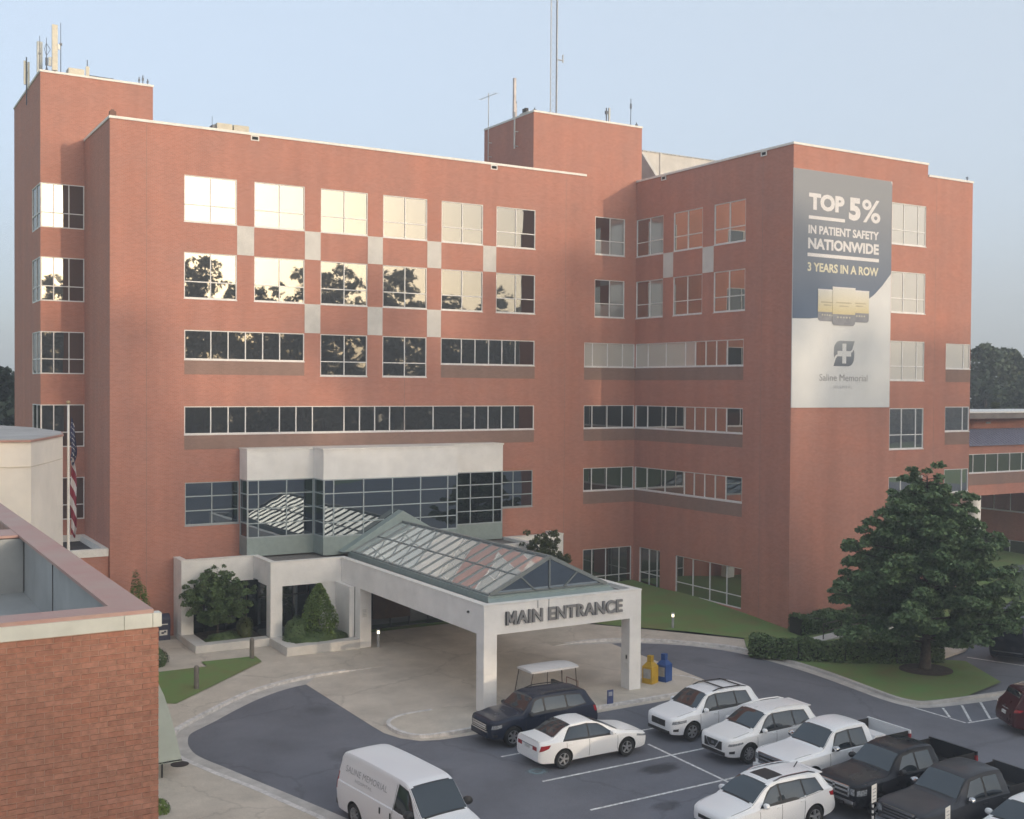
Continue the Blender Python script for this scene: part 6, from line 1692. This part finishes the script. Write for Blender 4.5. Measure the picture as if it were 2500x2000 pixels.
for sy in (-.58, .58):
    mb.tube((1.12, sy, 1.86), (1.36, sy, .72), .022); mb.tube((-.35, sy, 1.86), (-.35, sy, .80), .02); mb.tube((-1.05, sy, 1.86), (-1.15, sy, .75), .022)
    mb.tube((-.35, sy, 1.0), (-.75, sy, 1.0), .018)
tag(mb.build('post', mat('cart_post', (.10, .075, .06), .5), gc), kind='stuff')
m, tt, p = nodes('cart_screen'); p.inputs['Base Color'].default_value = (.8, .8, .8, 1); p.inputs['Transmission Weight'].default_value = .92; p.inputs['Roughness'].default_value = .05; p.inputs['IOR'].default_value = 1.1
mb = MB(); mb.poly([(1.13, -.56, 1.84), (1.13, .56, 1.84), (1.35, .56, .76), (1.35, -.56, .76)]); mb.poly([(1.125, -.56, 1.84), (1.345, -.56, .76), (1.345, .56, .76), (1.125, .56, 1.84)]); mb.build('windscreen', m, gc, fix=False)
B = Body([(1.5, .34, .52, .56, .40, .34), (1.35, .28, .62, .68, .52, .44), (1.05, .26, .66, .74, .58, .46), (.9, .26, .50, .54, .60, .50), (.75, .24, .30, .34, .60, .5), (.1, .24, .30, .34, .60, .5), (0, .26, .60, .66, .60, .52), (-1.2, .28, .62, .68, .58, .48), (-1.35, .32, .58, .62, .5, .42)], n=30)
B.mesh().build('body', P_white, gc, smooth=35)
mb = MB(); mb.box(-.55, 0.0, -.54, .54, .66, .76); mb.build('seat', M_trim, gc); mb = MB(); mb.box(-.62, -.50, -.54, .54, .78, 1.16); mb.build('backrest', M_trim, gc)
mb = MB(); mb.tube((.95, .28, .60), (.62, .28, 1.02), .02); mb.lathe([(.15, -.012), (.165, 0), (.15, .012)], 16, 'x', (.60, .28, 1.03)); mb.build('steering_wheel', M_trim, gc)
mb = MB(); mb.tube((-1.28, -.45, .62), (-1.28, -.45, 1.18), .02); mb.tube((-1.28, .45, .62), (-1.28, .45, 1.18), .02); mb.tube((-1.28, -.45, 1.18), (-1.28, .45, 1.18), .02); mb.build('rear_rail', mat('cart_rail', (.25, .12, .09), .5), gc)
ty, rm = wheel_meshes(.22, .2, 'steel')
for x in (1.05, -.95):
    for sy in (-.52, .52):
        o = link('wheel', ty, gc); o.location = (x, sy, .22)
        if sy < 0: o.rotation_euler = (0, 0, PI)
        link('rim', rm, o)
# ramp with railing by the wing
rp = thing('ramp', 'pale concrete ramp with brown railing along the wing hedge', 'ramp', (34, -16.8, 0))
mb = MB(); mb.prism([(.4, -.75), (8.5, -.55), (8.5, .35), (.4, .1)], -.4, lambda x, y: gz(-17) + .15 + max(0, x - .4) * .055); mb.build('slab', M_conc, rp)
mb = MB()
for i in range(6): x = .8 + i * 1.45; mb.tube((x, -.55, gz(-17) + .1), (x, -.55, gz(-17) + 1.0 + x * .055), .03)
for dz in (.55, .98): mb.tube((.8, -.55, gz(-17) + dz + .04), (8.2, -.55, gz(-17) + dz + .45), .03)
mb.build('railing', mat('railing_brown', (.07, .055, .04), .6), rp)

# ------------------------------------------------------------------ link block beyond the wing
lk = thing('link_block', 'raised brick link block with ribbon windows on a round white column', 'building', (68, -5, 0))
LT = (68, -5, 0); kT = Matrix.Translation((-68, 5, 0))
def lpart(o):
    o.data.transform(kT)
    for c in o.children: c.data.transform(kT)
ws = [(56.0, 84.0, 7.40, 8.90, [56.4 + 1.52 * i for i in range(19) if 56.4 + 1.52 * i < 83.6], [])]
lpart(wall('wall', (0, -5, 0), X, NF, 53, 84, 5.62, 9.58, ws, M_brick, parent=lk))
lpart(window((0, -5, 0), X, NF, *ws[0], parent=lk))
lpart(slabp('spandrel_panel', (0, -5, 0), X, NF, 56, 84, 6.45, 7.32, M_span, parent=lk))
mb = MB(); mb.box(53, 84, -4.9, 6, 5.6, 5.7); o = mb.build('soffit', M_conc, lk); o.data.transform(kT)
mb = MB(); mb.box(53, 84, -1.2, 5, 9.4, 11.59); o = mb.build('wall', M_brick, lk); o.data.transform(kT)
mb = MB(); mb.box(53, 84, -3.28, 5, 11.6, 12.05); o = mb.build('fascia', mat('weathered_grey', (.23, .20, .185), .85, .2, .6), lk); o.data.transform(kT)
mb = MB(); mb.box(53, 84.1, -3.36, 5, 12.05, 12.17); o = mb.build('coping', M_cop, lk); o.data.transform(kT)
M_seam = mat('blue_grey_metal', (.20, .20, .26), .45, .08, 2)
mb = MB(); mb.bar((53, -4.25, 10.15), (84, -4.25, 10.15), .05, 2.42, up=(0, .62, .78)); mb2 = None
P0 = [(53, -5.25, 9.60), (84, -5.25, 9.60), (84, -3.2, 10.72), (53, -3.2, 10.72)]
mb = MB(); mb.v = P0 + [(x, y, z - .06) for x, y, z in P0]
for f in ((0, 1, 2, 3), (7, 6, 5, 4), (0, 4, 5, 1), (1, 5, 6, 2), (2, 6, 7, 3), (3, 7, 4, 0)): mb.f.append(f); mb.m.append(0)
o = mb.build('metal_roof', M_seam, lk); o.data.transform(kT)
ribm = MB(); ribm.bar((0, -5.27, 9.63), (0, -3.22, 10.75), .05, .07); rme = ribm.mesh('roof_seam', mat('seam_pale', (.30, .30, .37), .45))
rme.transform(Matrix.Translation((-68, 5, 0)))
for i in range(77):
    oo = link('roof_seam', rme, lk); oo.location = (53.2 + i * .40, 0, 0)
mb = MB(); mb.box(53, 84, -3.2, -1.21, 10.6, 10.70); o = mb.build('ledge', M_seam, lk); o.data.transform(kT)
mb = MB(); mb.box(70.6, 71.1, -1.3, -1.205, 11.1, 11.25); o = mb.build('vent', M_metal, lk); o.data.transform(kT)
mb = MB(); mb.tube((65.1, -4.3, -.2), (65.1, -4.3, 5.6), .50, .50, 22); mb.tube((65.1, -4.3, 2.75), (65.1, -4.3, 2.83), .515, .515, 22); o = mb.build('column', M_cop, lk, smooth=50); o.data.transform(kT)
W2 = [(2, 18.0, 3.55, 5.3, [3.6, 5.2, 6.8, 8.4, 10, 11.6, 13.2, 14.8, 16.4], []), (2, 18.0, -.2, 1.1, [3.6, 5.2, 6.8, 8.4, 10, 11.6, 13.2, 14.8, 16.4], [])]
lpart(wall('wall', (74, 12, 0), UL, NL, 0, 20, -.6, 5.61, W2, M_brick, parent=lk))
for wn in W2: lpart(window((74, 12, 0), UL, NL, *wn, parent=lk))
# ------------------------------------------------------------------ roof top equipment
def antenna(name, label, cat, loc, build, group=None):
    t = thing(name, label, cat, loc, 0, group); build(t); return t
M_ant = mat('antenna_cream', (.62, .58, .48), .6, .06); M_antg = mat('antenna_grey', (.50, .52, .52), .6, .06); M_steel = mat('dark_steel', (.10, .115, .14), .5, .12, metal=.3)
def pole(t, nm, p0, p1, r, m, r1=None): mb = MB(); mb.tube(p0, p1, r, r1, 8); return mb.build(nm, m, t, smooth=60)
def boxp(t, nm, a, m): mb = MB(); mb.box(*a); return mb.build(nm, m, t)
TZ = 31.0
def a1(t): boxp(t, 'panel', (-.15, .15, -.09, .09, 1.05, 3.68), M_ant); pole(t, 'mast', (0, .14, 0), (0, .14, 3.2), .05, M_steel); boxp(t, 'bracket', (-.1, .1, -.02, .12, 1.2, 1.3), M_steel)
antenna('panel_antenna', 'tallest cream panel antenna on the left tower roof', 'antenna', (-1.43, 8.0, TZ), a1)
def a2(t): boxp(t, 'panel', (-.15, .15, -.09, .09, .7, 2.85), M_antg); pole(t, 'mast', (0, .14, 0), (0, .14, 2.4), .05, M_steel)
antenna('panel_antenna', 'grey panel antenna standing near the left tower corner', 'antenna', (-2.1, 9.0, TZ), a2)
def a3(t):
    for dx, z0, z1 in ((-.11, .6, 2.0), (.10, .35, 1.95)): boxp(t, 'panel', (dx - .055, dx + .055, -.06, .06, z0, z1), M_ant)
    pole(t, 'mast', (0, .08, -.6), (0, .08, 2.25), .035, M_steel); boxp(t, 'bracket', (-.16, .16, .02, .10, 1.3, 1.36), M_steel)
antenna('panel_antenna', 'pair of slim panels clamped outside the left tower face', 'antenna', (-2.52, 11.0, 31.15), a3)
def a4(t): pole(t, 'whip', (0, 0, 0), (0, 0, 3.85), .028, M_steel, .015); boxp(t, 'clamp', (-.07, .07, -.05, .05, 2.55, 2.68), M_steel); boxp(t, 'amplifier', (-.16, -.04, -.05, .05, 2.3, 2.6), M_cop)
antenna('whip_antenna', 'tallest thin whip antenna right of the cream panel', 'antenna', (-1.10, 8.0, TZ), a4)
def a5(t): pole(t, 'whip', (0, 0, 0), (0, 0, 2.9), .028, M_steel, .015); boxp(t, 'clamp', (-.07, .07, -.05, .05, 1.85, 1.93), M_steel)
antenna('whip_antenna', 'thin dark whip antenna right at the left tower corner', 'antenna', (-2.25, 7.95, TZ), a5)
def a6(t):
    pole(t, 'mast', (0, 0, 0), (0, 0, 2.9), .03, M_steel, .015); mb = MB()
    for s_ in (-1, 1): mb.tube((s_ * .02, 0, 2.55), (s_ * .16 + .05, 0, 2.25), .015); mb.tube((s_ * .16 + .05, 0, 2.25), (s_ * .02, 0, 1.9), .015)
    for a_ in (0, 2.1, 4.2): mb.tube((0, 0, 1.25), (.42 * math.cos(a_), .42 * math.sin(a_), .05), .022)
    mb.build('tripod', M_steel, t); boxp(t, 'amplifier', (.10, .26, -.06, .06, 1.3, 1.8), M_antg); pole(t, 'sleeve', (0, 0, 1.3), (0, 0, 1.75), .07, M_steel)
antenna('tripod_antenna', 'dark tripod antenna with folded dipole between the panels', 'antenna', (-1.86, 8.1, TZ), a6)
def a7(t): boxp(t, 'cabinet', (-.44, .44, -.4, .4, .55, 1.32), M_ant); boxp(t, 'frame', (-.5, .5, -.42, .42, 0, .55), M_metal)
antenna('equipment_cabinet', 'pale equipment cabinet on the left tower roof', 'cabinet', (-.25, 8.3, TZ), a7)
def a8(t): boxp(t, 'panel', (-.10, .10, -.05, .05, .9, 1.55), M_ant); pole(t, 'mast', (0, .07, 0), (0, .07, 1.95), .025, M_steel); pole(t, 'conduit', (0, 0, 1.05), (1.35, 0, 1.03), .025, M_steel); boxp(t, 'conduit_head', (1.32, 1.46, -.05, .05, .96, 1.06), M_steel)
antenna('small_antenna', 'short antenna with a long conduit right of the pale cabinet', 'antenna', (.38, 8.0, TZ), a8)
for x, h, lb in ((3.2, .5, 'left of the tiny posts at the right end of the tower roof'), (3.42, .62, 'middle tiny post at the right end of the tower roof'), (3.7, .45, 'right stub at the right end of the tower roof')):
    antenna('roof_stub', lb, 'roof stub', (x, 7.4, 31.72), lambda t, h=h: (pole(t, 'stub', (0, 0, 0), (0, 0, h), .03, M_steel), boxp(t, 'cap', (-.05, .05, -.05, .05, h * .5, h * .75), M_steel)))
antenna('roof_vent', 'small brown vent on the front left corner of the main roof', 'vent', (.12, .15, H + .14), lambda t: (boxp(t, 'box', (-.10, .22, -.1, .2, 0, .26), mat('vent_brown', (.20, .10, .07), .7)), boxp(t, 'cap', (-.02, .14, -.02, .12, .262, .36), mat('vent_brown', (.20, .10, .07), .7))))
def a9(t):
    for dx in (0, 1.0): boxp(t, 'unit', (dx, dx + .9, -.5, .5, 0, 1.75), M_ant)
    boxp(t, 'side_box', (-.22, -.02, -.3, .3, .8, 1.65), M_steel); pole(t, 'whip', (-.15, 0, 1.2), (-.15, 0, 2.2), .015, M_steel)
antenna('rooftop_unit', 'pair of beige rooftop units behind the main parapet', 'rooftop unit', (6.75, 4.0, 27.45), a9)
def mast(t):
    r = .29; ang = (0.5, 2.594, 4.689); zt_ = 16.0
    for a_ in ang: pole(t, 'leg', (r * math.cos(a_), r * math.sin(a_), 0), (r * math.cos(a_), r * math.sin(a_), zt_), .035, M_metal)
    mb = MB()
    for i in range(40):
        z = i * .4
        for q in range(3):
            a0, a1 = ang[q], ang[(q + 1) % 3]; mb.tube((r * math.cos(a0), r * math.sin(a0), z), (r * math.cos(a1), r * math.sin(a1), z + .4), .010, n=4, caps=False)
    tag(mb.build('lattice', M_metal, t), kind='stuff'); pole(t, 'cable', (.05, -.1, 0), (.05, -.1, zt_), .03, M_steel)
    mb = MB(); mb.tube((.24, 0, 5.45), (.66, 0, 5.45), .04); mb.tube((.66, 0, 5.3), (.66, 0, 5.85), .05); mb.build('side_antenna', M_metal, t)
antenna('radio_mast', 'tall three legged lattice radio mast rising out of the top of the photo', 'radio mast', (30.54, 4.0, 31.2), mast)
def tv(t):
    pole(t, 'mast', (0, 0, 0), (0, 0, 4.6), .03, M_antg); mb = MB()
    mb.tube((0, -1.1, 4.35), (0, 1.2, 4.40), .015)
    for y in (-1.0, -.6, -.2, .25, .7, 1.1): mb.tube((-.22, y, 4.38), (.22, y, 4.38), .01)
    mb.build('yagi', M_antg, t); mb = MB(); mb.box(0, .28, -.02, .02, 1.2, 1.24); mb.box(0, .28, -.02, .02, .25, .29); mb.build('wall_bracket', M_antg, t)
antenna('yagi_antenna', 'thin mast with horizontal yagi aerial at the left of the penthouse', 'antenna', (26.06, 5.4, 29.4), tv)
def pa(t):
    pole(t, 'mast', (0, 0, 0), (0, 0, 2.5), .055, M_antg); boxp(t, 'panel', (-.10, .06, -.09, .09, 2.35, 4.6), mat('antenna_pink', (.60, .54, .53), .6))
    mb = MB(); mb.box(0, .28, -.03, .03, 1.1, 1.15); mb.box(0, .28, -.03, .03, .15, .20); mb.build('wall_bracket', M_antg, t)
antenna('panel_antenna', 'tall pale panel antenna on the penthouse side wall', 'antenna', (26.04, 1.9, 29.6), pa)
antenna('panel_antenna', 'short panel antenna behind the tall one on the penthouse', 'antenna', (26.5, 2.6, 31.3), lambda t: (boxp(t, 'panel', (-.13, .05, -.12, .12, .1, 1.45), mat('antenna_pink', (.60, .54, .53), .6)), pole(t, 'mast', (.1, 0, 0), (.1, 0, 1.6), .03, M_steel)))
antenna('antenna_bracket', 'black box on a pale bracket on the penthouse edge', 'bracket', (26.3, 1.0, 31.78), lambda t: (boxp(t, 'box', (-.1, .1, -.25, .2, .05, .28), M_black), boxp(t, 'arm', (-.05, .05, -.5, .6, 0, .05), M_cop)))
for x, y, z, h, r, lb in ((26.72, .5, 31.3, .78, .05, 'stub on the near corner of the penthouse'), (32.45, .5, 31.3, 1.52, .06, 'short dark antenna with pale panel on the penthouse front'), (34.5, .5, 31.3, 2.4, .035, 'thin whip with clamps near the right end of the penthouse'), (35.0, .5, 31.3, .85, .05, 'tiny camera stub on the right corner of the penthouse'), (50.3, -14.5, 27.3, .36, .05, 'tiny stub on the right corner of the wing roof')):
    def st(t, h=h, r=r): pole(t, 'stub', (0, 0, 0), (0, 0, h), r * .7, M_steel); boxp(t, 'head', (-r * 1.6, r * 1.6, -r, r, h * .72, h * .86), M_steel)
    antenna('roof_antenna', lb, 'antenna', (x, y, z), st)
antenna('aerial_panel', 'slim pale panel right of the short penthouse antenna', 'antenna', (32.68, .5, 31.2), lambda t: (boxp(t, 'panel', (-.06, .06, -.05, .05, .35, 1.65), M_antg), boxp(t, 'foot', (-.05, .05, -.04, .04, 0, .35), M_steel)))

# ------------------------------------------------------------------ haze
mb = MB(); mb.box(-350, 470, -300, 350, -14, 62.0)
mz = bpy.data.materials.new('haze_air'); mz.use_nodes = True; t = mz.node_tree; t.nodes.clear()
vo = N(t, 'ShaderNodeVolumePrincipled'); vo.inputs['Color'].default_value = (.86, .90, .97, 1); vo.inputs['Density'].default_value = 0.0016; vo.inputs['Anisotropy'].default_value = 0.2
ou = N(t, 'ShaderNodeOutputMaterial'); t.links.new(vo.outputs[0], ou.inputs['Volume'])
tag(mb.build('haze', mz), kind='stuff')
